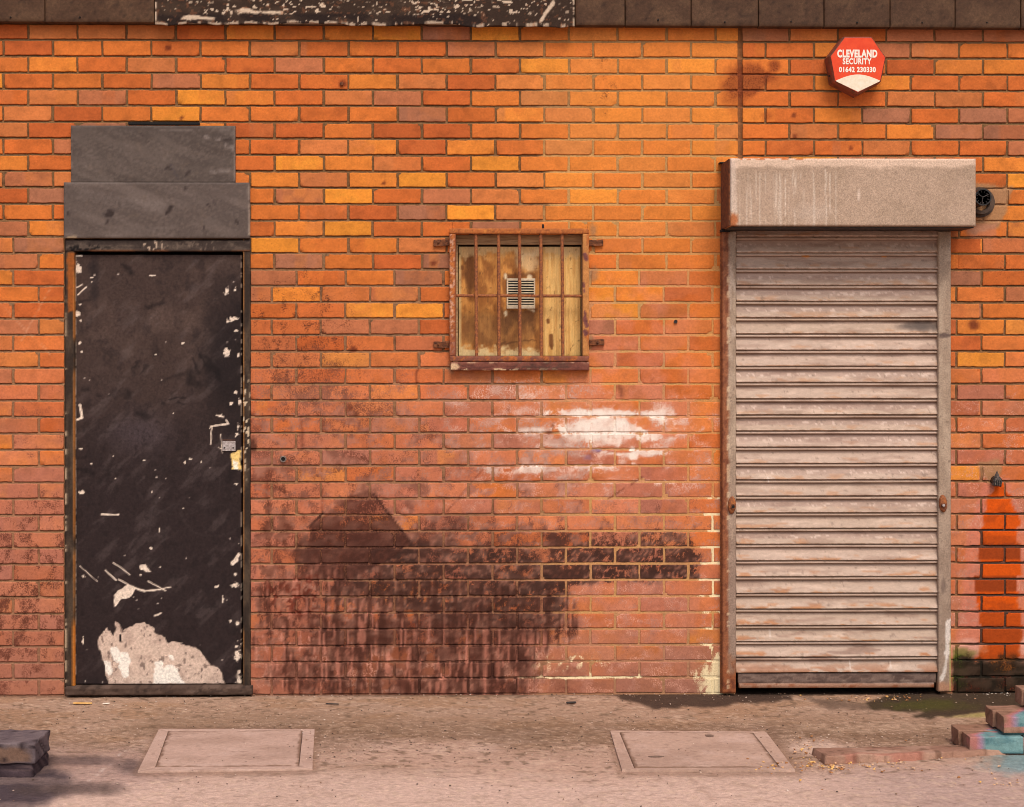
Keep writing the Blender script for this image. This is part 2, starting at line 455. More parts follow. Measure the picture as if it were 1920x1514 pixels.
rng = random.Random(5)
BR = []      # (rect, colour id seed)
JX = P(1387, 90)[0]            # movement joint
JB = P(1387, 298)[1]
for k in range(-4, 41):
    zt = K0Z - k * .075 - .005; zb = K0Z - (k + 1) * .075 + .005
    if k == 40: zb = -.03; zt = -.003
    if k == 40: continue
    full = (k % 2 == 0)        # rows ending with a whole brick at the joint
    segs = []
    shift = -.013 if k > 13 else 0
    # left of the joint
    xe = JX - .006
    x = xe - (0 if not full else 0)
    joints = []
    start = JX + shift * (1 if k > 8 else 0)
    if k > 8:
        # below the joint the bond simply runs through
        off = 0 if full else .1125
        p = start + off + 10 * .225
        while p > -5.2:
            segs.append((p - .225 + .005, p - .005)); p -= .225
    else:
        p = JX - .0
        if not full:
            segs.append((p - .1125 + .005, p - .009)); p -= .1125
        else:
            segs.append((p - .225 + .005, p - .009)); p -= .225
        while p > -5.2:
            segs.append((p - .225 + .005, p - .005)); p -= .225
        p = JX + .004
        if full:
            segs.append((p + .009, p + .225 * .5 - .005 + .002)); p += .1145
        else:
            segs.append((p + .009, p + .225 - .005)); p += .225
        while p < 5.2:
            segs.append((p + .005, p + .225 - .005)); p += .2235
    if k >= 12:
        # either side of the openings the bond was reset
        dL = HOLES[0][0]; sR = P(1785, 900)[0]
        segs = [s for s in segs if not (s[1] < dL - .0 or s[0] > sR)]
        segs = [(s[0] if s[0] > dL else dL + .001, s[1]) for s in segs]
        o = (P(73, 700)[0] if not full else P(25, 700)[0])
        segs.append((o + .005, dL - .002)); q = o
        while q > -5.2: segs.append((q - .225 + .005, q - .005)); q -= .225
        o = (P(1840, 700)[0] if full else P(1793, 700)[0])
        s0 = P(1779, 700)[0]
        segs.append((s0, o - .005)); q = o
        while q < 5.2: segs.append((q + .005, q + .225 - .005)); q += .2235
    for (a, b) in segs:
        rs = [(a, b, zb, zt)]
        for h_ in HOLES:
            rs = [t for r in rs for t in subtract(r, h_)]
        cid = rng.random()
        for r in rs: BR.append((r, k, (a + b) / 2, cid))

PAL = [((212, 108, 46), 24), ((220, 118, 48), 22), ((202, 99, 45), 13), ((230, 131, 50), 15), ((242, 148, 48), 7), ((194, 114, 72), 10), ((174, 110, 78), 7), ((210, 120, 62), 14)]
def pick(r):
    t = r.random() * sum(w for _, w in PAL)
    for c, w in PAL:
        t -= w
        if t <= 0: return np.array(c, float)
    return np.array(PAL[0][0], float)

# ---- what has been spilled, sprayed, splashed and soaked onto the wall (photo px of the wall plane)
def wall_marks(col, u, v, brick, q=.5):
    L = [const(len(u), (80, 46, 34)), np.zeros(len(u))]
    def S(c, m):
        m = np.clip(m, 0, 1); L[0] = mix(L[0], c, m / np.maximum(m + L[1] * (1 - m), 1e-4)); L[1] = 1 - (1 - L[1]) * (1 - m)
    n1 = fbm(u / 30, v / 30, 5, 101); n2 = fbm(u / 7, v / 7, 3, 102); n3 = fbm(u / 90, v / 60, 4, 103)
    fine = fbm(u / 3.2, v / 3.2, 2, 104)
    streak = fbm(u / 4.6 + (n2 - .5) * 1.2, v / 80, 4, 105) * .8 + n1 * .22
    # general weathering texture
    if brick:
        S((136, 78, 60), .29 * ss(.35, .65, n1) * ss(400, 850, v) * (.5 + q) * (1 - .5 * ss(1060, 1120, u)))
        S((238, 176, 150), .36 * ss(.40, .62, fbm(u / 22, v / 12, 4, 190)) * ss(620, 800, v) * ss(470, 480, u))
        S((114, 64, 50), .33 * ss(.45, .65, fbm(u / 14, v / 18, 4, 191)) * ss(650, 1000, v) * (1 - .4 * ss(1060, 1120, u)))
    # dusty mauve-pink weathering of the lower wall
    low = ss(560, 900, v + (n3 - .5) * 260)
    col = mix(col, (198, 122, 98), low * (.34 if brick else .2) * ss(.3, .7, n1 + .15))
    pinkw = blob(u, v, 1190, 700, 190, 200, .6, .35, 60, 110)
    col = mix(col, (222, 138, 110), pinkw * .42 * ss(.38, .62, n1))
    col = mix(col, (226, 148, 122), blob(u, v, 1150, 1200, 220, 90, .6, .3, 50, 111) * .35 * ss(.4, .6, n1))
    # grey dust at the foot
    foot = ss(1080, 1300, v + (n1 - .5) * 120) * (1 - ss(1400, 1500, u))
    col = mix(col, (150, 106, 88), foot * .5)
    # black spatter
    for (cx, cy, rx, ry, s, a) in ((540, 590, 110, 160, 1, .75), (640, 850, 190, 150, 2, .6), (60, 1120, 110, 160, 3, .75), (1850, 520, 90, 60, 4, .6),
                                  (520, 1010, 60, 130, 5, .8), (1130, 150, 36, 110, 6, .8), (1215, 470, 60, 160, 7, .3), (1200, 1000, 160, 60, 8, .5), (640, 640, 120, 120, 9, .4)):
        m = blob(u, v, cx, cy, rx, ry, .6, .2, 40, 120 + s)
        S((84, 44, 30), m * a * (.27 + .30 * ss(.5, .7, fbm(u / 14., v / 16., 3, 130 + s))))
    if brick:
        dl = ss(800, 1000, v + (n1 - .5) * 160) * (1 - ss(118, 122, u))
        col = mix(col, (176, 114, 94), dl * .50)
        dr2 = ss(640, 900, v + (n1 - .5) * 160) * ss(468, 472, u) * (1 - ss(560, 680, u + (n1 - .5) * 120))
        col = mix(col, (186, 112, 90), dr2 * .40)
    # thin run marks
    for (x0, y0, x1, y1, a) in ((566, 785, 572, 1130, .6), (603, 880, 604, 960, .45), (783, 690, 779, 720, .6), (955, 760, 953, 775, .6), (1038, 795, 1025, 822, .7),
                                (1230, 700, 1222, 712, .6), (1163, 725, 1165, 742, .5), (892, 815, 886, 822, .6), (500, 900, 501, 960, .5)):
        col = mix(col, (100, 50, 36), seg(u, v, x0, y0, x1, y1, 3, 3, 6, 7) * a * ss(.35, .55, fbm(u / 8, v / 16, 2, 9)))
    # scratches
    for (x0, y0, x1, y1, a) in ((0, 570, 110, 680, .35), (40, 640, 100, 530, .35), (1100, 930, 1160, 895, 0), (850, 940, 900, 880, 0)):
        col = mix(col, (230, 176, 140), seg(u, v, x0, y0, x1, y1, .9, .8, 2, 7) * a)
    for (x0, y0, x1, y1, a) in ((1140, 935, 1205, 895, .6), (1080, 915, 1100, 885, .5), (835, 965, 905, 880, .5), (860, 930, 890, 900, .3), (480, 1110, 600, 1240, .6), (590, 985, 640, 940, .5)):
        col = mix(col, (110, 56, 40), seg(u, v, x0, y0, x1, y1, 1.6, 1.2, 4, 7) * a * ss(.3, .5, fbm(u / 9, v / 9, 2, 91)))
    # brown stain at the movement joint and finger-size spots
    st = blob(u, v, 1402, 150, 46, 30, .3, .4, 16, 140) + blob(u, v, 1378, 178, 26, 26, .5, .4, 12, 141) * .7 + blob(u, v, 1452, 124, 11, 10, .5, .2, 9, 142) + blob(u, v, 1437, 218, 10, 8, .5, .3, 9, 143) * .6
    col = mix(col, (128, 58, 30), np.clip(st, 0, 1) * .72); S((112, 50, 26), np.clip(st, 0, 1) * .42)
    for (cx, cy, r) in ((642, 157, 7), (812, 494, 6), (720, 344, 4), (1488, 217, 5), (1490, 256, 5), (1595, 278, 4), (1826, 610, 10), (1704, 420, 3), (340, 222, 4), (315, 90, 6), (663, 655, 7), (655, 765, 6)):
        col = mix(col, (104, 46, 28), blob(u, v, cx, cy, r, r * .9, .4, .3, 5, int(cx)) * .75)
    # ---- the big soot / burnt rubber stain
    if brick is not None:
        dia = poly(u, v, [(655, 935), (690, 912), (712, 940), (768, 1014), (738, 1046), (640, 1100), (560, 1070), (548, 1040), (578, 1000), (585, 975)], 5, 9, 26, 150)
        wing = poly(u, v, [(765, 1000), (805, 978), (850, 962), (925, 962), (935, 992), (1060, 1000), (1068, 1090), (1060, 1170), (1010, 1200), (980, 1260), (900, 1240), (700, 1230), (600, 1190), (560, 1120), (560, 1050), (640, 1040)], 22, 26, 34, 151)
        right = poly(u, v, [(1030, 996), (1290, 996), (1312, 1040), (1310, 1086), (1210, 1092), (1030, 1095)], 7, 12, 30, 152)
        core = poly(u, v, [(640, 1030), (760, 1010), (1000, 1040), (1060, 1080), (1050, 1180), (980, 1180), (760, 1150), (640, 1110)], 20, 24, 50, 153)
        top_soft = np.clip(dia * (.12 + .6 * ss(945, 1040, v)), 0, 1)
        m = np.maximum(top_soft, wing * (.50 + .35 * core + .25 * (n1 - .5)))
        m = m * (.62 + .38 * ss(.34, .60, n2)) * (1 - .35 * ss(1130, 1250, v))
        rk = ss(.36, .60, fine * .5 + n2 * .35 + .15 * n1)
        if brick:
            rm = right * (.25 + .65 * rk) * (.45 + .55 * ss(1000, 1060, v)) * .95
        else:
            rm = right * .10; m = m * (1 - ss(860, 1010, u) * (1 - ss(1090, 1110, v))) 
            m = m * .85
        m = np.maximum(m, rm * .8)
        if brick: S((62, 40, 34), rm * .85)
        else: m = m * .55
        m = m * (.72 + .28 * ss(.3, .6, n2)) * (.72 + .42 * q)
        col = mix(col, (106, 59, 45), np.clip(m, 0, .92)); S((56, 37, 31), m * (.62 + .30 * core))
        dc = poly(u, v, [(585, 985), (650, 935), (690, 918), (768, 1014), (736, 1046), (640, 1096), (570, 1060)], 3, 3, 9, 158)
        S((70, 38, 30), dc * (.30 + .18 * ss(950, 1030, v))); col = mix(col, (124, 62, 42), dc * .30)
        ed_ = seg(u, v, 700, 926, 766, 1012, 2.2, 2) + seg(u, v, 766, 1014, 736, 1046, 2.2, 2) + seg(u, v, 578, 990, 606, 962, 2, 2)
        S((58, 32, 26), ed_ * .7)
        low_ = poly(u, v, [(560, 1170), (1040, 1150), (1010, 1230), (1000, 1305), (560, 1305)], 14, 24, 40, 159)
        col = mix(col, (112, 62, 46), low_ * (.56 if brick else .45)); S((64, 38, 30), low_ * .30 * ss(.35, .6, n1))
        lf_ = poly(u, v, [(480, 1085), (600, 1060), (600, 1300), (480, 1300)], 14, 24, 40, 161); col = mix(col, (150, 88, 68), lf_ * .45); S((80, 46, 34), lf_ * .26 * ss(.4, .6, n2))
        col = mix(col, (124, 42, 20), np.clip(wing * ss(.55, .75, n1) * .45 * ss(1090, 1130, v), 0, 1))
        # drips and washed streaks below
        dr = poly(u, v, [(500, 1090), (600, 1060), (1060, 1110), (1090, 1180), (1010, 1240), (1000, 1310), (560, 1310), (470, 1250)], 14, 20, 40, 154)
        col = mix(col, (58, 28, 22), dr * ss(.46, .70, streak) * .45); S((70, 38, 28), dr * ss(.42, .70, streak) * .5)
        S((212, 136, 112), dr * ss(.56, .70, fbm(u / 4, v / 46, 4, 155)) * .5 * (1 - core * .8))
        col = mix(col, (60, 34, 28), blob(u, v, 790, 1270, 260, 34, .7, .4, 40, 156) * .5 * ss(.4, .6, n1))
        S((112, 46, 30), poly(u, v, [(485, 1095), (590, 1085), (600, 1150), (520, 1150)], 10, 16, 20, 157) * ss(.45, .62, n2) * .7)
    # ---- white paint splash
    w = np.zeros(len(u))
    wn_ = fbm(u / 26, v / 7, 4, 160)
    for (cx, cy, rx, ry, a) in ((1140, 776, 105, 8, 1.0), (1110, 806, 110, 12, .95), (1190, 818, 70, 10, .75), (1090, 836, 90, 5, .45), (1190, 850, 60, 6, .7), (1238, 778, 22, 18, .55), (1260, 800, 45, 12, .4),
                                (985, 880, 70, 9, .65), (1120, 878, 60, 6, .55), (1195, 905, 80, 5, .45), (1010, 770, 60, 6, .3), (880, 755, 50, 6, .2), (1060, 895, 45, 5, .3), (1185, 852, 6, 16, .9), (1192, 860, 4, 12, .8), (1240, 782, 9, 18, .9), (1228, 782, 5, 10, .6), (1160, 828, 6, 14, .8)):
        w = np.maximum(w, blob(u, v, cx, cy, rx, ry, .7, .6, 18, int(cx + cy)) * a * ss(.3, .55, wn_ + .07))
    core_w = blob(u, v, 1128, 806, 70, 26, .5, .35, 16, 171)
    w = np.maximum(w, core_w * .95)
    haze_w = blob(u, v, 1130, 830, 230, 80, .7, .35, 30, 172) * ss(.42, .62, n1) * .26
    w = np.maximum(w, haze_w)
    w = np.maximum(w, blob(u, v, 985, 735, 110, 26, .8, .3, 30, 173) * .30)
    w = w * (.70 + .3 * ss(.35, .5, n2))
    col = mix(col, (250, 190, 160), np.clip(w * .42, 0, .5)); S((255, 243, 228), w * (.74 + .34 * q if brick else .8))
    for (cx, cy) in ((1118, 845), (1102, 858)):
        col = mix(col, (112, 110, 170), blob(u, v, cx, cy, 9, 3, .6, .5, 5, cx) * .6)
    # ---- cream paint runs beside the shutter
    p = ss(1288, 1350, u + (n1 - .5) * 60) * (1 - ss(1354, 1358, u))
    lowp = ss(1225, 1262, v + (fbm(u / 6, v / 60, 3, 181) - .5) * 80)
    cr = p * lowp * ss(.38, .48, fbm(u / 9, v / 30, 4, 182) + .08 * ss(1300, 1345, u))
    if not brick:
        cr = np.maximum(cr, ss(1300, 1330, u + (n1 - .5) * 50) * (1 - ss(1352, 1356, u)) * ss(890, 960, v) * .85 * ss(.35, .5, fbm(u / 20, v / 40, 3, 183)))
        cr = np.maximum(cr, blob(u, v, 1100, 1268, 110, 6, .5, .5, 20, 184) * .75)
    cr = np.maximum(cr, blob(u, v, 1075, 1242, 60, 14, .7, .6, 10, 185) * .6 * ss(.5, .65, n2))
    L[1] = L[1] * (1 - np.clip(cr, 0, 1)); S((250, 228, 180), cr * (1.0 if not brick else .95))
    # yellowish lift in the upper middle: centre light painted into the bricks
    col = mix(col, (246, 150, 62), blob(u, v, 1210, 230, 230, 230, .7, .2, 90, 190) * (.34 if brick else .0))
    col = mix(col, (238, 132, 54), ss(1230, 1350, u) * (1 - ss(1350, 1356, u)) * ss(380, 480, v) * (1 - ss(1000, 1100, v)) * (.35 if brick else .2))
    # ---- wet overflow stain at the right
    uj = u + (_h(np.floor((v - 900.3) / 30.1), 0 * v, 7) - .5) * 11 * (1 if brick else .6)
    wet = poly(uj, v, [(1860, 905), (1876, 905), (1884, 926), (1892, 930), (1898, 958), (1908, 960), (1912, 1100), (1914, 1236), (1834, 1240), (1833, 1020), (1840, 1018), (1841, 962), (1846, 958), (1848, 930), (1856, 928)], 1.8, 4, 9, 200)
    if brick: 
        L[1] = L[1] * (1 - wet)
        row = np.array([0, 0, .15, .05, .8, .08, .9, .05, .4, .6, .45, .3])[np.clip(np.floor((v - 900.3) / 30.1), 0, 11).astype(int)]
        col = mix(col, (226, 88, 10), wet * .94)
        col = mix(col, (134, 56, 24), wet * np.maximum(row * (.75 + .25 * q), ss(.55, .7, fbm(u / 40, v / 16, 3, 201)) * .4))
        S((110, 46, 20), wet * .12)
        ring = np.clip(poly(u, v, [(1845, 900), (1890, 900), (1925, 980), (1930, 1240), (1790, 1240), (1815, 1000)], 3, 8, 12, 202) - wet, 0, 1)
        col = mix(col, (214, 128, 104), ring * .7)
        col = mix(col, (236, 176, 156), blob(u, v, 1812, 1215, 30, 16, .5, .5, 10, 203) * .7 + blob(u, v, 1925, 1212, 12, 20, .5, .5, 10, 204) * .7)
    else:
        col = mix(col, (78, 52, 42), ss(1788, 1830, u) * ss(930, 980, v) * .85)
    rm_ = ss(1784, 1788, u)
    mossy = ss(1222, 1250, v + (n1 - .5) * 60 + (u - 1850) * -.05) * rm_
    S((30, 24, 14), mossy * .62); col = mix(col, (38, 30, 18), mossy * .9 * (.65 + .35 * ss(.4, .55, n1)))
    col = mix(col, (150, 84, 24), mossy * blob(u, v, 1880, 1246, 26, 12, .5, .4, 10, 205) * .8)
    col = mix(col, (86, 100, 30), rm_ * (blob(u, v, 1794, 1262, 20, 28, .5, .4, 12, 206) * .9 + blob(u, v, 1800, 1225, 26, 10, .5, .5, 9, 207) * .6).clip(0, 1))
    col = mix(col, (150, 50, 22), mossy * ss(.60, .68, fbm(u / 9, v / 9, 3, 208)) * ss(1262, 1272, v) * .8)
    # cement smear round the vent and over the overflow outlet
    cem = poly(u, v, [(1826, 345), (1860, 348), (1900, 352), (1890, 372), (1886, 400), (1872, 425), (1830, 442), (1810, 436), (1826, 420)], 3, 6, 12, 210)
    cem = np.maximum(cem, poly(u, v, [(1833, 866), (1872, 862), (1878, 880), (1870, 906), (1852, 908), (1840, 894)], 3, 5, 12, 211))
    cem2 = poly(u, v, [(1808, 425), (1870, 418), (1868, 446), (1812, 446)], 4, 5, 12, 212)
    col = mix(col, (174, 130, 92), np.clip(cem, 0, 1) * .92)
    col = mix(col, (190, 128, 108), cem2 * .5)
    # grout smears round the grille lugs
    for (cx, cy, rx, ry) in ((1112, 432, 6, 12), (1112, 515, 9, 12), (846, 690, 6, 10), (1108, 640, 6, 12)):
        col = mix(col, (150, 120, 96), blob(u, v, cx, cy, rx, ry, .5, .5, 5, cx) * .6)
    # tar / dirt line close to the black door frame
    col = mix(col, (70, 40, 30), blob(u, v, 474, 835, 7, 14, .5, .4, 5, 213) * .8)
    return col, np.column_stack([L[0], L[1]])

VV, FF, CC, SS_, UU, VP, QQ = [], [], [], [], [], [], []
base = 0
for (r, k, bx, cid) in BR:
    x0, x1, z0, z1 = r
    u0, v0 = project(bx, 0, (z0 + z1) / 2)
    onscreen = -60 < u0 < 1980
    rr = random.Random(int(cid * 1e9))
    w = x1 - x0; hgt = z1 - z0
    ni = max(2, int(w / (.0095 if onscreen else .06))); nk = max(2, int(hgt / (.0095 if onscreen else .03)))
    jz = rr.uniform(-.0012, .0012); jx = rr.uniform(-.0015, .0015); tilt = rr.uniform(-.006, .006)
    yf = -.0050 + rr.uniform(-.0012, .0012)
    if u0 > 1015 and u0 < 1387 and v0 < 1300: yf += .001
    xs = np.concatenate(([x0, x0 + .0006, x0 + .0018], np.linspace(x0 + .005, x1 - .005, ni), [x1 - .0018, x1 - .0006, x1]))
    zs = np.concatenate(([z0, z0 + .0006, z0 + .0018], np.linspace(z0 + .005, z1 - .005, nk), [z1 - .0018, z1 - .0006, z1]))
    X, Z = np.meshgrid(xs, zs); ny_, nx_ = X.shape
    I = np.minimum.reduce([np.arange(nx_)[None, :] + 0 * X, (nx_ - 1 - np.arange(nx_))[None, :] + 0 * X,
                           np.arange(ny_)[:, None] + 0 * X, (ny_ - 1 - np.arange(ny_))[:, None] + 0 * X])
    Y = np.where(I == 0, .012, np.where(I == 1, yf + .0012, yf))
    Xs, Zs = X.ravel(), Z.ravel()
    Y = Y.ravel() + (fbm(Xs * 60, Zs * 60, 2, 301) - .5) * .0012
    X2 = Xs + jx + (fbm(Xs * 55, Zs * 55, 3, 302) - .5) * .0048
    Z2 = Zs + jz + (fbm(Xs * 50, Zs * 50, 3, 303) - .5) * .0046 + (Xs - bx) * tilt
    c = pick(rr)
    up = 1 - ss(600, 900, np.array([v0]))[0]
    if v0 > 520:
        t = rr.random(); q_ = ss(520, 900, np.array([v0 + rr.uniform(-90, 90)]))[0]
        if t < .34: c2_ = np.array((184, 114, 96))
        elif t < .74: c2_ = np.array((226, 134, 90))
        elif t < .86: c2_ = np.array((212, 114, 70))
        else: c2_ = c * 1.03
        c = c * (1 - .72 * q_) + c2_ * .72 * q_
    yl = float(ss(900, 1080, np.array([u0 + rr.uniform(-60, 60)]))[0] * (1 - ss(380, 560, np.array([v0]))[0]) * (u0 < 1384)) * .42  # brighter, yellower light on the upper middle, put into brick colour
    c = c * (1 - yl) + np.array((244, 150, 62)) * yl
    c = c * rr.uniform(.95, 1.04)
    n = len(Xs)
    col = const(n, c)
    # fire marks within a brick: vertical bands and clouds of a second tone
    c2 = pick(rr) * .55 + c * .45
    bx0 = rr.uniform(x0, x1); bw = rr.uniform(.02, .08)
    wob = (fbm(Xs * 30, Zs * 30, 2, 310) - .5) * .02
    if rr.random() < .55:
        col = mix(col, c2, (1 - ss(bw * .9, bw, np.abs(Xs + wob * .25 - bx0))) * rr.uniform(.3, .8))
        col = mix(col, pick(rr) * .4 + c * .6, ss(0, .006, Xs - rr.uniform(x0, x1 + .05)) * .6)
    if rr.random() < .35 and onscreen:      # knocked corner showing the paler body of the brick
        kx, kz = rr.choice((x0, x1)), rr.choice((z0, z1)); kr = rr.uniform(.006, .015)
        kd = np.hypot((Xs - kx) / 1.3, Zs - kz)
        km = 1 - ss(kr * .8, kr, kd)
        Y = Y + km * .006; col = mix(col, c * .62, km * .8)
    col = mix(col, c * .86, ss(.45, .75, fbm(Xs * 22 + cid * 99, Zs * 30, 4, 311)) * .6)
    col = mix(col, np.minimum(c * 1.10, 250), ss(.5, .8, fbm(Xs * 16, Zs * 22 + cid * 50, 3, 312)) * .5)
    u, v = project(X2, 0 * X2 + yf, Z2)
    UU.append(u); VP.append(v); QQ.append(np.full(n, rr.random()))
    VV.append(np.stack([X2, Y, Z2], 1)); CC.append(col)
    idx = np.arange(nx_ * ny_).reshape(ny_, nx_) + base
    FF.append(np.stack([idx[:-1, :-1].ravel(), idx[:-1, 1:].ravel(), idx[1:, 1:].ravel(), idx[1:, :-1].ravel()], 1))
    base += n
nb = sum(len(f) for f in FF)
BCOL = np.vstack(CC); BCOL = BCOL * .94 + BCOL.mean(1)[:, None] * .06
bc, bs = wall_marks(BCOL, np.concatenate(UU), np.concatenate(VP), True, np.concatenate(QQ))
CC = [bc]; SS_ = [bs]
# mortar bed
mx = np.concatenate((np.arange(-5.2, -2.6, .1), np.arange(-2.6, 2.6, .009), np.arange(2.6, 5.25, .1)))
mz = [-.05, -.02]
for k in range(40, -5, -1):
    zj = K0Z - k * .075
    mz += [zj - .0062, zj - .0048, zj - .0022, zj + .0008, zj + .0034, zj + .0052, zj + .0066, zj + .021, zj + .0375, zj + .054]
mz = np.array([q for q in mz if q < 3.33])
# snap grid lines to hole borders
for h_ in HOLES:
    for a in h_[:2]: mx[np.argmin(abs(mx - a))] = a
    for a in h_[2:]:
        if a > 0: mz[np.argmin(abs(mz - a))] = a
X, Z = np.meshgrid(mx, mz); Xs, Zs = X.ravel(), Z.ravel()
u, v = project(Xs, 0 * Xs, Zs)
nn = fbm(u / 40, v / 40, 4, 320)
pale = ss(1000 - 60 * ss(500, 700, v), 1024 + 90 * ss(300, 700, v), u + 60 * (vn(v / 31.0, v * 0, 5) - .5) * ss(200, 400, v)) * (1 - ss(1386, 1388, u)) * (.55 + .45 * ss(200, 330, v) + .0)
mid = ss(330, 560, v + (nn - .5) * 160) * (1 - ss(1786, 1790, u)) * .55
col = const(len(u), (126, 92, 58))
col = mix(col, (166, 122, 90), mid)
col = mix(col, (208, 158, 96), pale * .9)
col = mix(col, (140, 112, 84), ss(.5, .8, nn) * .3)
col = mix(col, (60, 38, 26), ss(.6, .75, fbm(u / 9, v / 9, 3, 321)) * .35 * (1 - pale))
jl = (1 - ss(4.0, 5.5, np.abs(u - 1387))) * (v < 300)
col = mix(col, (134, 84, 50), jl * .8)
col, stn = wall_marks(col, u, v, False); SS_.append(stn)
fj = ((K0Z - Zs) / .075 + .5) % 1.0 - .5            # 0 at a bed joint, negative above
depth = 1 - np.clip(pale * .75 + mid * .35, 0, 1)
struck = np.where(np.abs(fj) < .09, ss(.08, -.09, fj), .35)   # top of each bed joint pushed in, foot nearly flush
Ym = -.0022 + .0052 * depth * struck + .0012 * struck + (fbm(Xs * 80, Zs * 80, 2, 322) - .5) * .0014 + jl * .006
idx = np.arange(len(Xs)).reshape(X.shape) + base
xc = (X[:-1, :-1] + X[1:, 1:]) / 2; zc = (Z[:-1, :-1] + Z[1:, 1:]) / 2
keep = np.ones(xc.shape, bool)
for a0, a1, c0, c1 in HOLES: keep &= ~((xc > a0) & (xc < a1) & (zc > c0) & (zc < c1))
q = np.stack([idx[:-1, :-1], idx[:-1, 1:], idx[1:, 1:], idx[1:, :-1]], 2)[keep]
VV.append(np.stack([Xs, Ym, Zs], 1)); CC.append(col); FF.append(q)
Fall = np.vstack(FF)
mi = np.zeros(len(Fall), np.int32); mi[nb:] = 1
wall = mesh_np('brick_wall', np.vstack(VV), Fall, [M_BRICK, M_MORTAR], bld, np.vstack(CC), True, mi, np.vstack(SS_))

# body of the building behind the brick skin
bm = bmesh.new()
bm_box(bm, -5.2, -5.0, .03, 7, -.1, 3.3)
bm_box(bm, 5.0, 5.2, .03, 7, -.1, 3.3)
bm_box(bm, -5.2, 5.2, 7, 7.2, -.1, 3.3)
bm_obj('side_wall', bm, M_INWALL, bld)
bm = bmesh.new()
bm_box(bm, -5.3, 5.3, -.03, 7.3, 3.34, 3.5)
bm_obj('roof', bm, M_DARKMETAL, bld)
# reveals: lining boxes of the three openings
def lining(name, h_, depth, mat, parent, floor=True):
    x0, x1, z0, z1 = h_
    bm = bmesh.new(); t = .03; z0 = max(z0, -.04)
    bm_box(bm, x0 - t, x0, .004, depth, z0, z1)
    bm_box(bm, x1, x1 + t, .004, depth, z0, z1)
    bm_box(bm, x0 - t, x1 + t, .004, depth, z1, z1 + t)
    bm_box(bm, x0 - t, x1 + t, depth, depth + t, z0 - t, z1 + t)
    if z0 > .1: bm_box(bm, x0 - t, x1 + t, .004, depth, z0 - t, z0)
    return bm_obj(name, bm, mat, parent)
lining('shutter_reveal', HOLES[2], .25, M_BLACKGAP, bld)

# ------------------------------------------------------------------ fascia
def fascia_paint(seed):
    def f(u, v):
        n = fbm(u / 30, v / 30, 4, seed); g = fbm(u / 5, v / 5, 3, seed + 3)
        c = const(len(u), (80, 56, 40)); c = mix(c, (98, 72, 52), ss(.35, .7, n) * .7)
        c = mix(c, (110, 82, 56), ss(.62, .75, g) * .25)
        c = mix(c, (30, 20, 16), ss(.7, .76, fbm(u / 6, v / 6, 2, seed + 9)) * .35)
        return c
    return f
def fb(px): return 41 + (px / 1920.) * 12.0          # bottom edge of fascia in photo px
FD = .060
zbot = P(960, 47, FD)[1]
seams = [-1700, -1450, -1200, -950, -700, -400, -165, 84, 290, 1172, 1296, 1422, 1545, 1669, 1791, 1914, 2037, 2160, 2285, 2410, 2535, 2660, 2900, 3100]
for i, (a, b) in enumerate(zip(seams[:-1], seams[1:])):
    mids = [a, b] if a != 290 else [290, 520, 800, 1078, 1172]
    for s0, s1 in zip(mids[:-1], mids[1:]):
        x0 = P(s0, 60, FD)[0]; x1 = P(s1, 60, FD)[0]
        zb_ = P((s0 + s1) / 2, fb((s0 + s1) / 2) if -300 < s0 < 2100 else 47, FD)[1]
        if s0 < -300: zb_ = P(0, 41, FD)[1]
        if s0 > 2000: zb_ = P(1920, 53, FD)[1]
        # px rect covering the panel, from its bottom up to the roof edge at z = 3.34
        vb = project((x0 + x1) / 2, -FD, zb_)[1]; vt = project((x0 + x1) / 2, -FD, 3.42)[1]
        slab('fascia_panel', s0 + .9, float(vt), s1 - .9, float(vb), FD + .002 * ((i * 7) % 3), .012, fascia_paint(400 + i * 5), M_PAINT, bld,
             6 if -200 < s0 < 2000 else 60, bev=.0015)
# small nails of the panels
for px, py in ((1359, 42), (1483, 41), (1607, 43), (1729, 43), (1850, 43), (20, 33), (150, 33), (1234, 38)):
    x_, z_ = P(px, py, FD)
    bm = bmesh.new()
    bm_cyl(bm, (x_, -FD, z_), (x_, -FD - .008, z_), .0045, .003, 8)
    bm_obj('nail_head', bm, M_BLACKGAP, bld)
# black strip standing in for the shadow line under the fascia
bm = bmesh.new()
bm_box(bm, -5.2, 5.2, -.030, -.008, zbot + .012, 3.34)
bm_obj('fascia_shadow_strip', bm, M_BLACKGAP, bld)

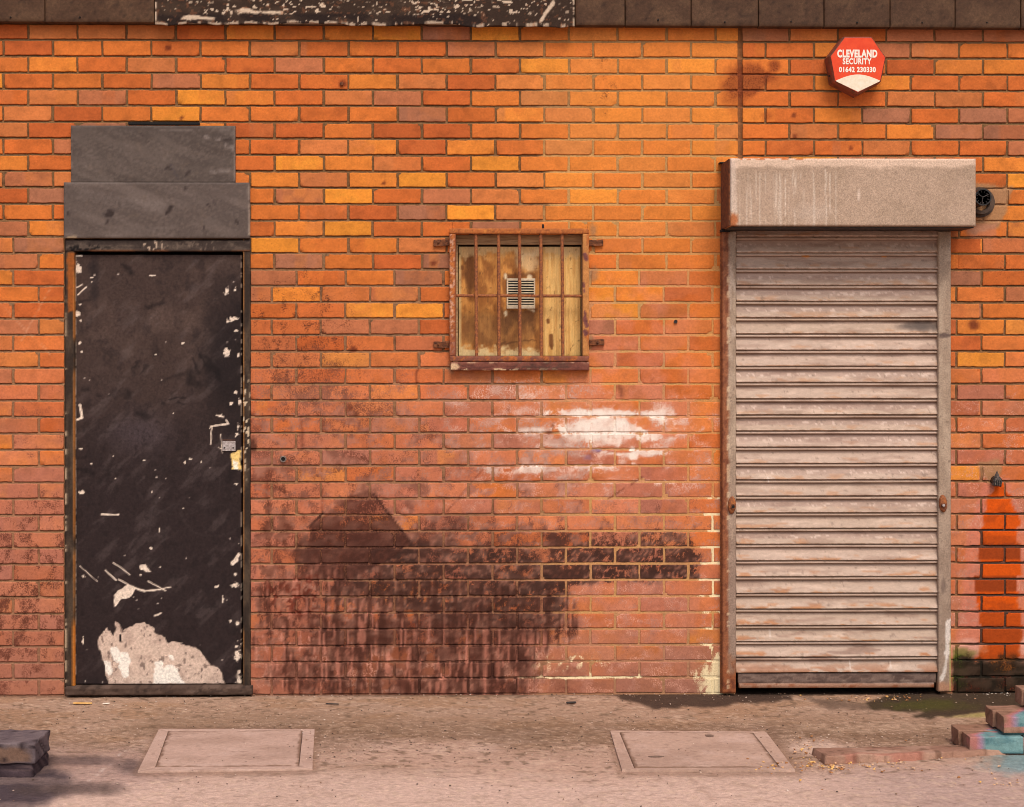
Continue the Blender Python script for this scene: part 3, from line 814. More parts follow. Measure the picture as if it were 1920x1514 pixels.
def felt_paint(u, v):
    n = fbm(u / 7, v / 4.5, 5, 501); e = fbm(u / 5, v / 3, 3, 502)
    c = const(len(u), (58, 42, 32)); c = mix(c, (38, 26, 22), ss(22, 30, v) * (1 - ss(880, 940, u)) * .8)
    c = mix(c, (78, 60, 46), ss(.5, .7, fbm(u / 40, v / 20, 3, 503)) * .5)
    ch = ss(.64, .67, n + .06 * e) * (1 - ss(24, 30, v)) * ss(.46, .64, fbm(u / 60, v / 40, 2, 504) + .04)
    ch = np.maximum(ch, ss(.71, .74, n) * .9)
    ch = np.maximum(ch, poly(u, v, [(335, 34), (362, 27), (380, 32), (405, 32), (400, 37), (350, 38)], 1.5, 3, 8, 505))
    ch = np.maximum(ch, poly(u, v, [(440, 20), (455, 14), (480, 21), (530, 22), (530, 26), (450, 25)], 1.5, 3, 8, 506))
    ch = np.maximum(ch, poly(u, v, [(1038, 0), (1042, 6), (1030, 20), (1022, 32), (1012, 43), (1012, 38), (1018, 26), (1028, 12)], 1.5, 2.5, 7, 507))
    ch = np.maximum(ch, (ss(39.5, 42, v + (e - .5) * 5)) * ss(.42, .55, fbm(u / 11, v * 0, 3, 508)) * .8)
    ch = np.maximum(ch, (1 - ss(292, 295, u)) * ss(.4, .55, fbm(v / 7, v * 0, 2, 509)))
    ch = np.maximum(ch, ss(1073, 1076, u) * ss(.4, .5, fbm(v / 4, v * 0, 2, 510)))
    c = mix(c, (226, 200, 172), np.clip(ch, 0, 1) * .92)
    c = mix(c, (150, 92, 60), ss(.68, .72, fbm(u / 8, v / 5, 3, 511)) * .4)
    return c
def felt_edge(u, v):
    # wavy lower edge
    t = ss(20, 46, v)
    return 0 * u, (fbm(u / 60, 0 * u, 3, 520) - .62) * .028 * t
slab('flaking_cover_sheet', 290.5, -75, 1077, 45.5, .074, .066, felt_paint, M_FELT, bld, 2.2, bev=.001, edge=felt_edge)

# ------------------------------------------------------------------ black panels above the door
def sheet_paint(seed, marks, lo=(90, 77, 70), hi=(108, 94, 86)):
    def f(u, v):
        n = fbm((u + v * .9) / 90, (v - u * .35) / 16, 6, seed); g = fbm(u / 9, v / 9, 4, seed + 3)
        c = const(len(u), lo); c = mix(c, hi, ss(.3, .75, n)); c = mix(c, (122, 102, 86), ss(.6, .85, g) * .3)
        c = mix(c, (136, 120, 110), ss(.62, .70, fbm((u + v * .35) / 34, (v - u * .35) / 2.2, 2, seed + 8)) * .22)
        for (x0, y0, x1, y1, w, col, a) in marks:
            m = seg(u, v, x0, y0, x1, y1, w, 1.6, w * 1.6, seed) * ss(.3, .5, fbm(u / 7, v / 7, 2, seed + 5) + .08)
            c = mix(c, col, m * a)
        return c
    return f
DK = (44, 32, 28); LT = (178, 164, 156)
top_marks = [(312, 312, 320, 318, 1.3, DK, .8), (320, 310, 334, 335, 1, (66, 60, 66), .7), (355, 322, 350, 328, 2.4, DK, .7), (385, 256, 412, 262, 2.5, LT, .45), (420, 262, 436, 262, 2, DK, .7),
             (424, 274, 438, 278, 4, LT, .4), (395, 322, 430, 322, 3, LT, .3), (300, 245, 430, 242, 1.5, LT, .25), (262, 250, 278, 266, 1.2, DK, .5), (310, 318, 318, 312, 1.5, DK, .6),
             (132, 250, 132, 340, 2, (160, 140, 126), .5), (439, 240, 440, 338, 2, (150, 134, 122), .5)]
bot_marks = [(200, 402, 206, 398, 6, DK, .85), (202, 412, 199, 420, 2, DK, .8), (322, 388, 312, 402, 3.2, DK, .85), (349, 353, 350, 354, 3, DK, .8), (390, 385, 392, 386, 1.8, DK, .8), (401, 377, 405, 391, 1.2, (58, 46, 46), .7),
             (442, 414, 446, 418, 2.4, DK, .8), (382, 423, 385, 442, 1.2, DK, .7), (127, 398, 129, 404, 1.6, DK, .8), (467, 350, 468, 440, 2, (160, 142, 128), .7), (128, 446, 140, 446, 3, (206, 178, 140), .8),
             (470, 395, 468, 440, 1.5, (200, 180, 150), .5), (280, 430, 330, 425, 2, LT, .14), (150, 365, 300, 390, 9, LT, .10)]
def bow(amp):
    return lambda u, v: (fbm(u / 120, v / 60, 3, 77) - .5) * amp
slab('cover_panel', 133, 236, 441, 344, .020, .004, sheet_paint(610, top_marks, (82, 70, 63), (98, 85, 77)), M_SATIN, bld, 3.5, disp=bow(.006))
slab('cover_panel', 119.5, 342.5, 468, 447, .030, .004, sheet_paint(620, bot_marks), M_SATIN, bld, 3.5, disp=bow(.006))
bm = bmesh.new(); pxbox(bm, 240, 229.3, 374, 234, .018, -.004, .001); bm_obj('flashing_strip', bm, M_BLACKGAP, bld)

# ------------------------------------------------------------------ DOOR
door = empty('door', (P(300, 1300)[0], 0, 0)); place(door, bld)
tag(door, 'scuffed black steel door with pale peeled paint at its foot')
lining('door_reveal', HOLES[0], .16, M_BLACKGAP, door)
def jamb_paint(seed, left):
    def f(u, v):
        n = fbm(u / 10, v / 40, 4, seed)
        c = const(len(u), (54, 42, 34)); c = mix(c, (82, 66, 52), ss(.4, .7, n))
        e = fbm(u * 0, v / 14, 3, seed + 2)
        if left:
            c = mix(c, (152, 84, 34), poly(u, v, [(125, 474), (140, 474), (138, 582), (128, 586)], 1.5, 3, 12, seed))
            c = mix(c, (196, 120, 50), ss(136.4, 138.8, u) * ss(.28, .6, fbm(u * 0, v / 60, 4, seed + 2)) * .7)
            c = mix(c, (198, 118, 44), ss(134.5, 136.5, u) * ss(1150, 1180, v) * ss(.25, .5, fbm(u * 0, v / 40, 4, seed + 3)))
            c = mix(c, (236, 206, 168), (1 - ss(124.8, 126.6, u)) * ss(.60, .68, fbm(u * 0, v / 16, 4, seed + 5)) * ss(480, 700, v) * .8)
        else:
            c = mix(c, (196, 130, 66), (1 - ss(456, 457.6, u)) * ss(.25, .6, fbm(u * 0, v / 60, 4, seed + 3)) * .7)
            c = mix(c, (224, 198, 164), ss(.64, .70, fbm(u / 3, v / 6, 2, seed + 7)) * blob(u, v, 461, 790, 8, 100, .5, .2, 9, 8))
        return c
    return f
fr = empty('door_frame', (P(300, 1300)[0], 0, 0)); place(fr, door)
fr.name = 'door_frame'
# frame built as one mesh: two jambs and a head joined
def joinm(objs, name):
    bpy.context.view_layer.update()
    base_o = objs[0]
    bm = bmesh.new()
    for o in objs: bm.from_mesh(o.data)
    me = bpy.data.meshes.new(name)
    bm.to_mesh(me); bm.free()
    for m in base_o.data.materials: me.materials.append(m)
    for o in objs:
        old = o.data; bpy.data.objects.remove(o); bpy.data.meshes.remove(old)
    r = bpy.data.objects.new(name, me); C.objects.link(r)
    return r
bpy.data.objects.remove(fr)
def head_paint(u, v):
    n = fbm(u / 30, v / 8, 4, 640)
    c = const(len(u), (64, 52, 46)); c = mix(c, (92, 78, 68), ss(.4, .7, n))
    c = mix(c, (196, 170, 146), ss(.60, .66, fbm(u / 4, v / 9, 3, 641)) * (blob(u, v, 287, 460, 22, 12, .4, .2, 9, 642) + .35 * blob(u, v, 380, 460, 50, 10, .5, .3, 9, 643)).clip(0, 1))
    c = mix(c, (22, 16, 14), ss(.52, .6, fbm(u / 6, v / 4, 3, 644)) * blob(u, v, 160, 466, 40, 7, .5, .3, 9, 645))
    c = mix(c, (150, 84, 44), ss(468, 471, v) * .5 * ss(.4, .6, n))
    return c
a = slab('j1', 122, 449, 139.5, 1288, .012, -.10, jamb_paint(650, True), M_PAINT, None, 2.6)
b_ = slab('j2', 455.5, 449, 469.5, 1288, .012, -.10, jamb_paint(660, False), M_PAINT, None, 2.6)
c_ = slab('j3', 122.5, 451, 469, 471.5, .016, -.10, head_paint, M_PAINT, None, 2.6)
fr = joinm([a, b_, c_], 'door_frame'); place(fr, door)

CHIPS = [  # cream paint chips: x, y, rx, ry
    (426, 546, 4.5, 8), (441, 544, 2, 4), (437, 598, 9, 4), (428, 603, 3, 2), (443, 621, 3, 2.5), (425, 660, 5.5, 9), (447, 666, 3, 4), (442, 736, 4, 3), (433, 756, 4, 4), (449, 754, 4, 6),
    (146, 503, 6, 9), (152, 511, 2, 2), (172, 521, 3, 1.5), (172, 530, 3, 1.5), (150, 571, 2, 2), (145, 588, 5, 6), (152, 601, 2.5, 2), (150, 643, 3, 3.5), (153, 660, 2, 2), (286, 517, 5, 1.4),
    (343, 644, 3, 1.3), (292, 665, 2, 1.5), (325, 775, 2, 1.5), (152, 842, 3, 2.5), (171, 870, 2, 2), (207, 851, 1.5, 1.5), (213, 856, 1.5, 1.5), (152, 924, 6, 3.5), (347, 868, 2, 4), (357, 861, 3, 1.5), (270, 864, 3, 1.3),
    (443, 908, 3, 2), (444, 815, 4, 4), (446, 800, 2, 6), (217, 897, 1.5, 1), (285, 923, 1, 1.5), (378, 866, 1.5, 1.5), (156, 1081, 3, 3), (406, 1100, 4, 3), (440, 1097, 7, 5), (441, 1076, 2.5, 3), (418, 1124, 2, 8), (299, 994, 1.5, 5),
    (155, 1203, 1.6, 11), (443, 1212, 3, 2), (432, 1165, 2.5, 2.5), (445, 1168, 3, 5), (446, 1230, 8, 9), (450, 1280, 6, 12), (343, 954, 1.5, 1.5), (283, 1028, 3, 2.2), (300, 1064, 2, 2), (263, 1078, 3, 2)]
def leaf_paint(u, v):
    n = fbm(u / 60, v / 60, 5, 700); n2 = fbm(u / 14, v / 20, 4, 701); st = fbm(u / 6, v / 60, 3, 702)
    c = const(len(u), (68, 52, 46))
    c = mix(c, (92, 73, 64), ss(.45, .7, n) * .6 * (1 - ss(700, 1000, v)))
    c = mix(c, (42, 31, 31), ss(640, 900, v + (n - .5) * 200) * .78)
    c = mix(c, (30, 22, 22), blob(u, v, 432, 680, 50, 130, .6, .3, 30, 703) * .8)
    c = mix(c, (34, 26, 26), blob(u, v, 177, 525, 9, 42, .6, .4, 14, 704) * .6)
    c = mix(c, (84, 72, 76), blob(u, v, 265, 810, 50, 36, .8, .3, 30, 705) * .5)
    c = mix(c, (30, 22, 22), ss(.58, .78, n2) * .30)
    c = mix(c, (112, 98, 94), ss(.52, .8, fbm((u + v) / 22, (u - v) / 70, 4, 706)) * .30)
    c = mix(c, (28, 20, 18), ss(.62, .76, fbm(u / 11, v / 9, 4, 707)) * ss(700, 860, v) * .3)
    for (x0, y0, x1, y1, w, a) in ((232, 497, 248, 514, 4, .8), (275, 575, 305, 568, 4, .7), (362, 673, 372, 698, 3, .8), (376, 668, 385, 685, 3, .85), (385, 667, 412, 700, 3.4, .85), (390, 685, 415, 712, 3, .8),
                              (358, 700, 357, 718, 7, .8), (370, 720, 372, 722, 6, .75), (240, 738, 240, 739, 6, .7), (248, 690, 262, 680, 3, .7), (276, 684, 266, 697, 2.5, .6), (258, 775, 275, 782, 7, .7), (300, 715, 345, 700, 3, .4),
                              (315, 748, 345, 746, 1.6, .8), (332, 756, 344, 759, 1.8, .8), (302, 757, 306, 758, 2.5, .7), (157, 730, 165, 728, 4, .7), (184, 743, 186, 744, 4, .6), (145, 881, 160, 881, 3, .8), (170, 886, 175, 888, 3, .7),
                              (150, 858, 160, 858, 2, .7), (255, 835, 255, 855, 1, .7), (440, 880, 430, 900, 5, .6), (200, 890, 204, 892, 4, .5), (148, 564, 170, 562, 2, .6), (236, 1087, 270, 1082, 6, .0)):
        c = mix(c, (22, 15, 14), seg(u, v, x0, y0, x1, y1, w * .9, w * 1.3, 9, 8) * a * .85)
    # swept arcs and light scuffs
    for (cx, cy, r, a0) in ((330, 900, 60, .06), (335, 905, 78, .08), (400, 960, 60, .1)):
        d = np.abs(np.hypot(u - cx, (v - cy) * 1.3) - r + (n2 - .5) * 4)
        c = mix(c, (100, 88, 84), (1 - ss(1, 4, d)) * a0 * (v > cy - 10))
    rd = random.Random(12); dust = np.zeros(len(u))
    for _ in range(46):
        px, py, r_ = rd.uniform(150, 448), 1280 - 780 * rd.random() ** 1.6, rd.choice((.4, .6, .8, 1.1))
        dust = np.maximum(dust, 1 - ss(r_, r_ + 1.1, np.hypot(u - px, v - py)))
    c = mix(c, (206, 186, 170), dust * .85)
    # chips
    m = np.zeros(len(u))
    for i, (cx, cy, rx, ry) in enumerate(CHIPS): m = np.maximum(m, blob(u, v, cx, cy, rx * .9, ry * .9, .2, .9, 3.2, 720 + i))
    for (x0, y0, x1, y1, w) in ((140, 541, 155, 534, 1), (146, 553, 162, 538, 1.2), (393, 804, 397, 799, 1), (395, 800, 428, 795, 1.7), (428, 795, 424, 788, 1.5), (397, 800, 395, 834, 1.1), (406, 779, 419, 782, 1.5), (415, 778, 412, 781, 1.4),
                                (414, 815, 417, 850, .8), (410, 840, 420, 842, .8), (190, 965, 222, 965, 1.6), (197, 1070, 218, 1088, 1.3), (212, 1055, 244, 1078, 1.1), (222, 1087, 250, 1101, 1.3), (250, 1103, 272, 1108, 2), (272, 1108, 300, 1106, 1.6),
                                (278, 1090, 310, 1108, 1.2), (300, 1105, 320, 1101, 1), (150, 1062, 182, 1090, .7), (290, 1155, 302, 1150, 1.6), (443, 1050, 436, 1056, 4), (447, 1040, 442, 1048, 3), (150, 760, 154, 784, 2.6), (154, 784, 144, 788, 2),
                                (141, 480, 141, 1280, .5), (141, 480, 152, 480, 2)):
        m = np.maximum(m, seg(u, v, x0, y0, x1, y1, w, .9, 2, 9))
    pe = [(214, 1141), (214, 1115), (225, 1105), (240, 1096), (254, 1102), (249, 1115), (240, 1122), (226, 1124), (220, 1134)]
    m = np.maximum(m, poly(u, v, pe, 1, 2.5, 5, 730))
    m = np.maximum(m, poly(u, v, [(262, 1060), (272, 1058), (283, 1073), (272, 1072), (262, 1066)], 1, 2.5, 5, 731))
    m = np.maximum(m, (1 - ss(141.2, 143, u)) * ss(.42, .5, fbm(u * 0, v / 8, 3, 732)) * .9)
    m = np.maximum(m, ss(451, 452.6, u) * ss(.52, .58, fbm(u * 0, v / 8, 3, 733)) * .8)
    m = np.maximum(m, ss(.58, .62, fbm(u / 7, v / 9, 3, 734)) * ss(438, 450, u) * ss(1140, 1200, v))
    c = mix(c, (238, 216, 194), np.clip(m, 0, 1))
    # big peel at the foot
    big = [(205, 1284), (200, 1270), (194, 1240), (186, 1215), (184, 1197), (192, 1186), (200, 1178), (206, 1184), (212, 1192), (217, 1168), (224, 1172), (230, 1186), (244, 1176), (262, 1168), (272, 1166), (286, 1176), (290, 1188),
           (304, 1192), (314, 1204), (330, 1205), (352, 1210), (368, 1216), (384, 1234), (396, 1248), (408, 1250), (415, 1262), (420, 1284)]
    b = poly(u, v, big, .8, 4.5, 9, 740)
    c = mix(c, (218, 190, 170), b)
    c = mix(c, (180, 152, 136), b * ss(.5, .7, fbm(u / 20, v / 14, 3, 741)) * .45)
    c = mix(c, (104, 84, 76), b * ss(.72, .76, fbm(u / 6, v / 8, 2, 742)) * .6)
    wh = np.maximum.reduce([poly(u, v, [(208, 1216), (220, 1214), (228, 1222), (240, 1222), (246, 1238), (240, 1252), (246, 1262), (234, 1272), (228, 1270), (222, 1244), (212, 1240)], .8, 5, 9, 743),
                            poly(u, v, [(195, 1240), (208, 1242), (212, 1258), (204, 1268), (196, 1256)], .8, 4, 8, 744),
                            poly(u, v, [(286, 1284), (290, 1262), (290, 1244), (302, 1240), (308, 1250), (322, 1244), (334, 1256), (340, 1270), (350, 1284)], .8, 6, 9, 745),
                            poly(u, v, [(316, 1228), (324, 1230), (326, 1238), (318, 1236)], .8, 2, 6, 746)])
    c = mix(c, (252, 240, 224), wh * b)
    c = mix(c, (30, 24, 24), poly(u, v, [(223, 1190), (227, 1190), (228, 1204), (224, 1204)], .8, 1, 6, 747))
    # broken wood by the lock
    c = mix(c, (242, 206, 128), poly(u, v, [(432, 853), (442, 846), (452, 844), (452, 880), (437, 880), (435, 862)], .8, 4, 7, 748))
    c = mix(c, (252, 240, 214), poly(u, v, [(436, 862), (445, 866), (448, 882), (438, 880)], .8, 2, 7, 749))
    c = mix(c, (130, 80, 52), seg(u, v, 418, 826, 440, 826, 1, 1, 1, 3) * .6)
    return c
slab('door_leaf', 141, 478, 452.5, 1283, -.008, -.045, leaf_paint, M_PAINT, door, 2.0, disp=lambda u, v: (fbm(u / 90, v / 90, 3, 750) - .5) * .005 - .0012 * (leaf_paint(u, v).mean(1) > 120))
def sill_paint(u, v):
    c = const(len(u), (84, 66, 56)); c = mix(c, (116, 94, 82), ss(.45, .7, fbm(u / 20, v / 6, 4, 760)) * .6)
    c = mix(c, (52, 40, 34), ss(.55, .7, fbm(u / 8, v / 5, 3, 761)) * .6)
    return c
slab('threshold', 121.5, 1289, 472, 1304.5, .045, -.16, sill_paint, M_CONC, door, 3.0, bev=.004, disp=lambda u, v: (fbm(u / 20, v / 10, 3, 762) - .5) * .008)
lp = empty('latch_plate', (0, 0, 0)); bpy.data.objects.remove(lp)
bm = bmesh.new(); pxbox(bm, 417, 827.5, 441.5, 846, -.003, -.012, .001)
plate = bm_obj('latch_plate', bm, M_ZINC, door)
for px in (421, 437):
    bm = bmesh.new()
    x_, z_ = P(px, 840, .0); bm_cyl(bm, (x_, .004, z_), (x_, 0, z_), .0035, .003, 10)
    bm_obj('screw', bm, M_DARKMETAL, door)

# ------------------------------------------------------------------ WINDOW (in the building) and GRILLE (bolted in front)
win = empty('window', (P(974, 690)[0], 0, P(974, 690)[1])); place(win, bld)
tag(win, 'small square window blocked by stained plywood')
lining('window_reveal', HOLES[1], .13, mottled('reveal_plaster', (72, 52, 46), (110, 84, 66), 20, .9, .3), win)
bm = bmesh.new()
pxbox(bm, 848, 441, 1101, 459, -.028, -.09, .002)
pxbox(bm, 1090.5, 459.5, 1101, 689, -.034, -.09, .002)
pxbox(bm, 848, 459.5, 858.5, 689, -.034, -.09, .002)
bm_obj('window_frame', bm, M_TIMBERRAIL, win)
def ply_paint(u, v):
    g = fbm(u / 3.2, v / 60, 5, 800); n = fbm(u / 18, v / 34, 4, 801); w = fbm(u / 7, v / 26, 3, 802)
    c = const(len(u), (244, 196, 120))
    c = mix(c, (214, 154, 82), ss(.35, .7, g) * .7)
    left = 1 - ss(1010, 1022, u + (w - .5) * 10)
    c = mix(c, (206, 130, 58), left * .66)
    c = mix(c, (136, 80, 36), left * ss(.42, .64, n) * .7)
    c = mix(c, (92, 54, 26), poly(u, v, [(866, 480), (890, 472), (893, 520), (882, 560), (872, 540)], 6, 8, 12, 803) * .6)
    c = mix(c, (92, 52, 22), poly(u, v, [(940, 580), (952, 600), (952, 620), (946, 640), (938, 600)], 4, 6, 9, 804) * .7)
    c = mix(c, (80, 44, 20), poly(u, v, [(955, 580), (1004, 580), (1000, 620), (990, 600), (980, 620), (965, 605), (950, 625), (945, 600)], 5, 8, 10, 805) * .75)
    c = mix(c, (122, 82, 46), poly(u, v, [(864, 590), (1005, 585), (1000, 650), (960, 660), (900, 645), (866, 640)], 10, 12, 16, 806) * .55)
    c = mix(c, (96, 54, 24), poly(u, v, [(942, 505), (955, 515), (1000, 510), (1004, 522), (944, 522)], 3, 6, 7, 807) * .7)
    # pale foot and head
    c = mix(c, (236, 206, 150), ss(648, 662, v + (fbm(u / 8, v / 6, 3, 808) - .5) * 26) * (1 - ss(1010, 1020, u)) * .9)
    c = mix(c, (228, 194, 140), (1 - ss(472, 486, v + (fbm(u / 9, v / 9, 3, 809) - .5) * 30)) * .75)
    c = mix(c, (236, 206, 160), poly(u, v, [(968, 470), (1008, 470), (1008, 505), (990, 512), (970, 498)], 8, 9, 12, 810) * .65)
    c = mix(c, (70, 40, 20), seg(u, v, 930, 645, 1003, 640, 1.5, 1.5, 9, 5) * .5)
    c = mix(c, (226, 196, 140), (1 - ss(863, 866, u)) * .8)
    c = mix(c, (176, 122, 62), (ss(1012, 1016, u) * (1 - ss(1020, 1024, u))) * .5)
    for (x0, y0, x1, y1, w_) in ((1033, 630, 1034, 648, 4), (1034, 648, 1035, 654, 2), (1027, 600, 1028, 604, 3), (867, 500, 867, 505, 2.5)):
        c = mix(c, (122, 74, 36), seg(u, v, x0, y0, x1, y1, w_, 1.4, 2, 5) * .9)
    c = mix(c, (110, 72, 38), ss(.76, .82, fbm(u / 5, v / 9, 3, 811)) * .5)
    # pale ghost of an older vent
    c = mix(c, (236, 214, 176), np.maximum.reduce([poly(u, v, [(944, 585), (950, 582), (952, 592), (947, 594)], 1.5, 2, 5, 812), blob(u, v, 948, 519, 3, 6, .4, .3, 5, 813), blob(u, v, 993, 520, 5, 5, .4, .3, 5, 814), poly(u, v, [(990, 580), (1003, 580), (1003, 588)], 1.5, 2, 5, 815)]) * .9)
    return c
slab('boarding', 860, 463, 1088.5, 668, -.045, -.058, ply_paint, M_WOOD, win, 2.0, bev=.001)
ve = bmesh.new()
pxbox(ve, 950, 522.5, 1003.5, 526.5, -.033, -.0448, .0008); pxbox(ve, 950, 572, 1003.5, 579, -.033, -.0448, .0008)
pxbox(ve, 950, 526.7, 953, 571.8, -.033, -.0448, .0008); pxbox(ve, 1001, 526.7, 1003.5, 571.8, -.033, -.0448, .0008)
for i in range(9):
    y0 = 529.0 + i * 4.85
    pxbox(ve, 953.2, y0, 1000.8, y0 + 2.1, -.0335, -.0445, .0004)
bm_obj('vent_grille', ve, M_WHITEPL, win)
ve = bmesh.new(); pxbox(ve, 952, 525, 1002, 576, -.0442, -.0449); bm_obj('vent_backing', ve, M_BLACKGAP, win)
def wsill_paint(u, v):
    c = const(len(u), (126, 74, 60)); c = mix(c, (92, 52, 44), ss(.45, .7, fbm(u / 20, v / 5, 4, 820)) * .8)
    e = fbm(u / 8, v / 3, 3, 821)
    c = mix(c, (240, 206, 160), ss(.54, .62, e) * np.maximum(ss(690, 693, v), (1 - ss(681, 683.5, v)) * .5))
    c = mix(c, (240, 206, 160), blob(u, v, 852, 688, 9, 6, .5, .5, 4, 822) * .8)
    c = mix(c, (70, 52, 44), ss(955, 975, u) * (1 - ss(1065, 1075, u)) * ss(.4, .6, e) * .5)
    return c
slab('window_sill', 845, 679.5, 1105, 695, .046, -.06, wsill_paint, M_PAINT, win, 2.2, bev=.002, disp=lambda u, v: (fbm(u / 14, v / 5, 3, 823) - .5) * .003)

gr = empty('window_grille', (P(974, 680)[0], -.04, P(974, 680)[1]))
tag(gr, 'rusty iron grille of five upright bars bolted over the small boarded window', 'window grille')
def fr_paint(seed, mode):
    def f(u, v):
        n = fbm(u / 5, v / 5, 4, seed); g = fbm(u / 12, v / 30, 3, seed + 2)
        rust = const(len(u), (186, 106, 50)); rust = mix(rust, (134, 70, 40), ss(.42, .62, n)); rust = mix(rust, (224, 146, 76), ss(.58, .7, n) * .6)
        if mode == 'left':
            rust = mix(rust, (222, 176, 152), ss(.53, .62, fbm(u / 4, v / 4, 3, seed + 4)) * .7 * (1 - ss(851, 855, u)))
            rust = mix(rust, (120, 66, 56), ss(600, 660, v) * .5)
            rust = mix(rust, (110, 52, 34), ss(851, 854, u) * .5)
        if mode == 'right':
            rust = mix(rust, (196, 132, 72), ss(.2, .5, g)) 
            for (x0, y0, x1, y1, w_) in ((1096, 478, 1100, 486, 4), (1094, 532, 1095, 538, 2.5), (1095, 545, 1096, 548, 2), (1097, 595, 1100, 610, 4), (1097, 622, 1099, 626, 4.5), (1096, 585, 1098, 590, 2)):
                rust = mix(rust, (112, 62, 62), seg(u, v, x0, y0, x1, y1, w_, 1, 3, 6) * .9)
        if mode == 'bottom':
            rust = mix(rust, (124, 74, 62), ss(.3, .5, g) * .8); rust = mix(rust, (190, 104, 40), ss(.62, .7, n) * .7)
        if mode == 'top':
            rust = mix(rust, (206, 124, 50), ss(.5, .65, n) * .6)
        return rust
    return f
bmp = lambda u, v: (fbm(u / 4, v / 4, 2, 830) - .5) * .0022
a = slab('g1', 843, 428.8, 1104.4, 438.8, .042, .010, fr_paint(840, 'top'), M_FRAME, None, 2.2, disp=bmp)
b_ = slab('g2', 842.8, 439.2, 854.5, 668, .0415, .010, fr_paint(850, 'left'), M_FRAME, None, 2.2, disp=bmp)
c_ = slab('g3', 1092.6, 439.2, 1104.2, 668, .0415, .010, fr_paint(860, 'right'), M_FRAME, None, 2.2, disp=bmp)
d_ = slab('g4', 844, 668.3, 1104.4, 678.3, .0425, .010, fr_paint(870, 'bottom'), M_FRAME, None, 2.2, disp=bmp)
gf = joinm([a, b_, c_, d_], 'outer_frame'); place(gf, gr)
zt_ = P(974, 437, .026)[1]; zb_ = P(974, 670, .026)[1]
def wobbly_bar(name, a, b, r, parent, seed, mat=M_RUST):
    a = Vector(a); b = Vector(b); n = 46; k = 10
    d = (b - a).normalized(); s = Vector((0, 1, 0)); t = d.cross(s).normalized()
    V = []; Fc = []
    for i in range(n + 1):
        c = a.lerp(b, i / n)
        for j in range(k):
            an = 2 * math.pi * j / k
            rr_ = r * (1 + .16 * (vn(np.array([i * .9]), np.array([j * .8]), seed)[0] - .5))
            V.append(c + t * math.cos(an) * rr_ + s * math.sin(an) * rr_)
    for i in range(n):
        for j in range(k):
            Fc.append((i * k + j, i * k + (j + 1) % k, (i + 1) * k + (j + 1) % k, (i + 1) * k + j))
    return mesh_np(name, [tuple(v) for v in V], Fc, mat, parent)
for i, (pt, pb) in enumerate(((892.2, 893.5), (934.8, 935.7), (974, 975), (1014, 1015), (1053.8, 1055.5))):
    wobbly_bar('upright_bar', (P(pt, 437, .026)[0], -.026, zt_), (P(pb, 670, .026)[0], -.026, zb_), .0078, gr, 880 + i)
xa, za = P(853, 555, .016); xb, _ = P(1094, 556, .016)
wobbly_bar('cross_bar', (xa, -.0150, za), (xb, -.0150, za - .001), .0070, gr, 890)
for (p0, q0, p1, q1, s) in ((813, 449, 843, 461, 1), (813, 640, 843, 652, 2), (1104, 451, 1131, 462, 3), (1104, 637.5, 1133, 648.5, 4)):
    x0, x1, z0, z1 = rect(p0, q0, p1, q1, .012)
    bm = bmesh.new()
    bm_box(bm, x0, x1, -.020, -.004, z0, z1, .002)
    bmesh.ops.subdivide_edges(bm, edges=bm.edges[:], cuts=3, use_grid_fill=True)
    for vtx in bm.verts:
        p = vtx.co
        vtx.co.z += (vn(np.array([p.x * 90]), np.array([p.y * 90.]), 900 + s)[0] - .5) * .006
        vtx.co.y += (vn(np.array([p.x * 70]), np.array([p.z * 90.]), 910 + s)[0] - .5) * .005
        out = (x0 if s < 3 else x1)
        vtx.co.z += (-.004 if s == 1 or s == 2 else .002) * (1 - min(1, abs(p.x - out) / .07))
    if s != 3:
        xm = x0 + (x1 - x0) * (.3 if s < 3 else .55)
        bm_cyl(bm, (xm, -.015, (z0 + z1) / 2), (xm, -.027, (z0 + z1) / 2), .006, .0045, 8)
    bm_obj('fixing_lug', bm, M_RUST_DARK, gr, True)

# ------------------------------------------------------------------ ROLLER SHUTTER
sh = empty('roller_shutter', (P(1570, 1300)[0], -.03, 0))
tag(sh, 'closed galvanised roller shutter with square hood box and rust streaked slats', 'roller shutter')
# curtain
cx0, cx1, _, _ = rect(1380, 800, 1760.5, 900, .02)
zt_ = P(1570, 436, .02)[1]
ybounds = [414, 445, 475, 505.7, 536, 566, 596.7, 627, 657.7, 687.7, 718, 748.5, 778.5, 808.5, 839, 869.5, 900, 930.5, 962, 991, 1021, 1051.5, 1081.5, 1112.5, 1142, 1173, 1202.5, 1232, 1261.5]
zs_, ys_, sid, tt = [], [], [], []
prof = [(0.0, .000), (.02, .0002), (.035, .0085), (.06, .0100), (.11, .0108), (.150, .0104), (.168, .0088), (.185, .0006), (.215, -.0012), (.28, -.0008), (.36, .0004), (.45, .0022), (.56, .0050), (.67, .0084), (.77, .0116), (.86, .0142), (.92, .0154), (.945, .0150), (.962, .0080), (.98, .0003)]
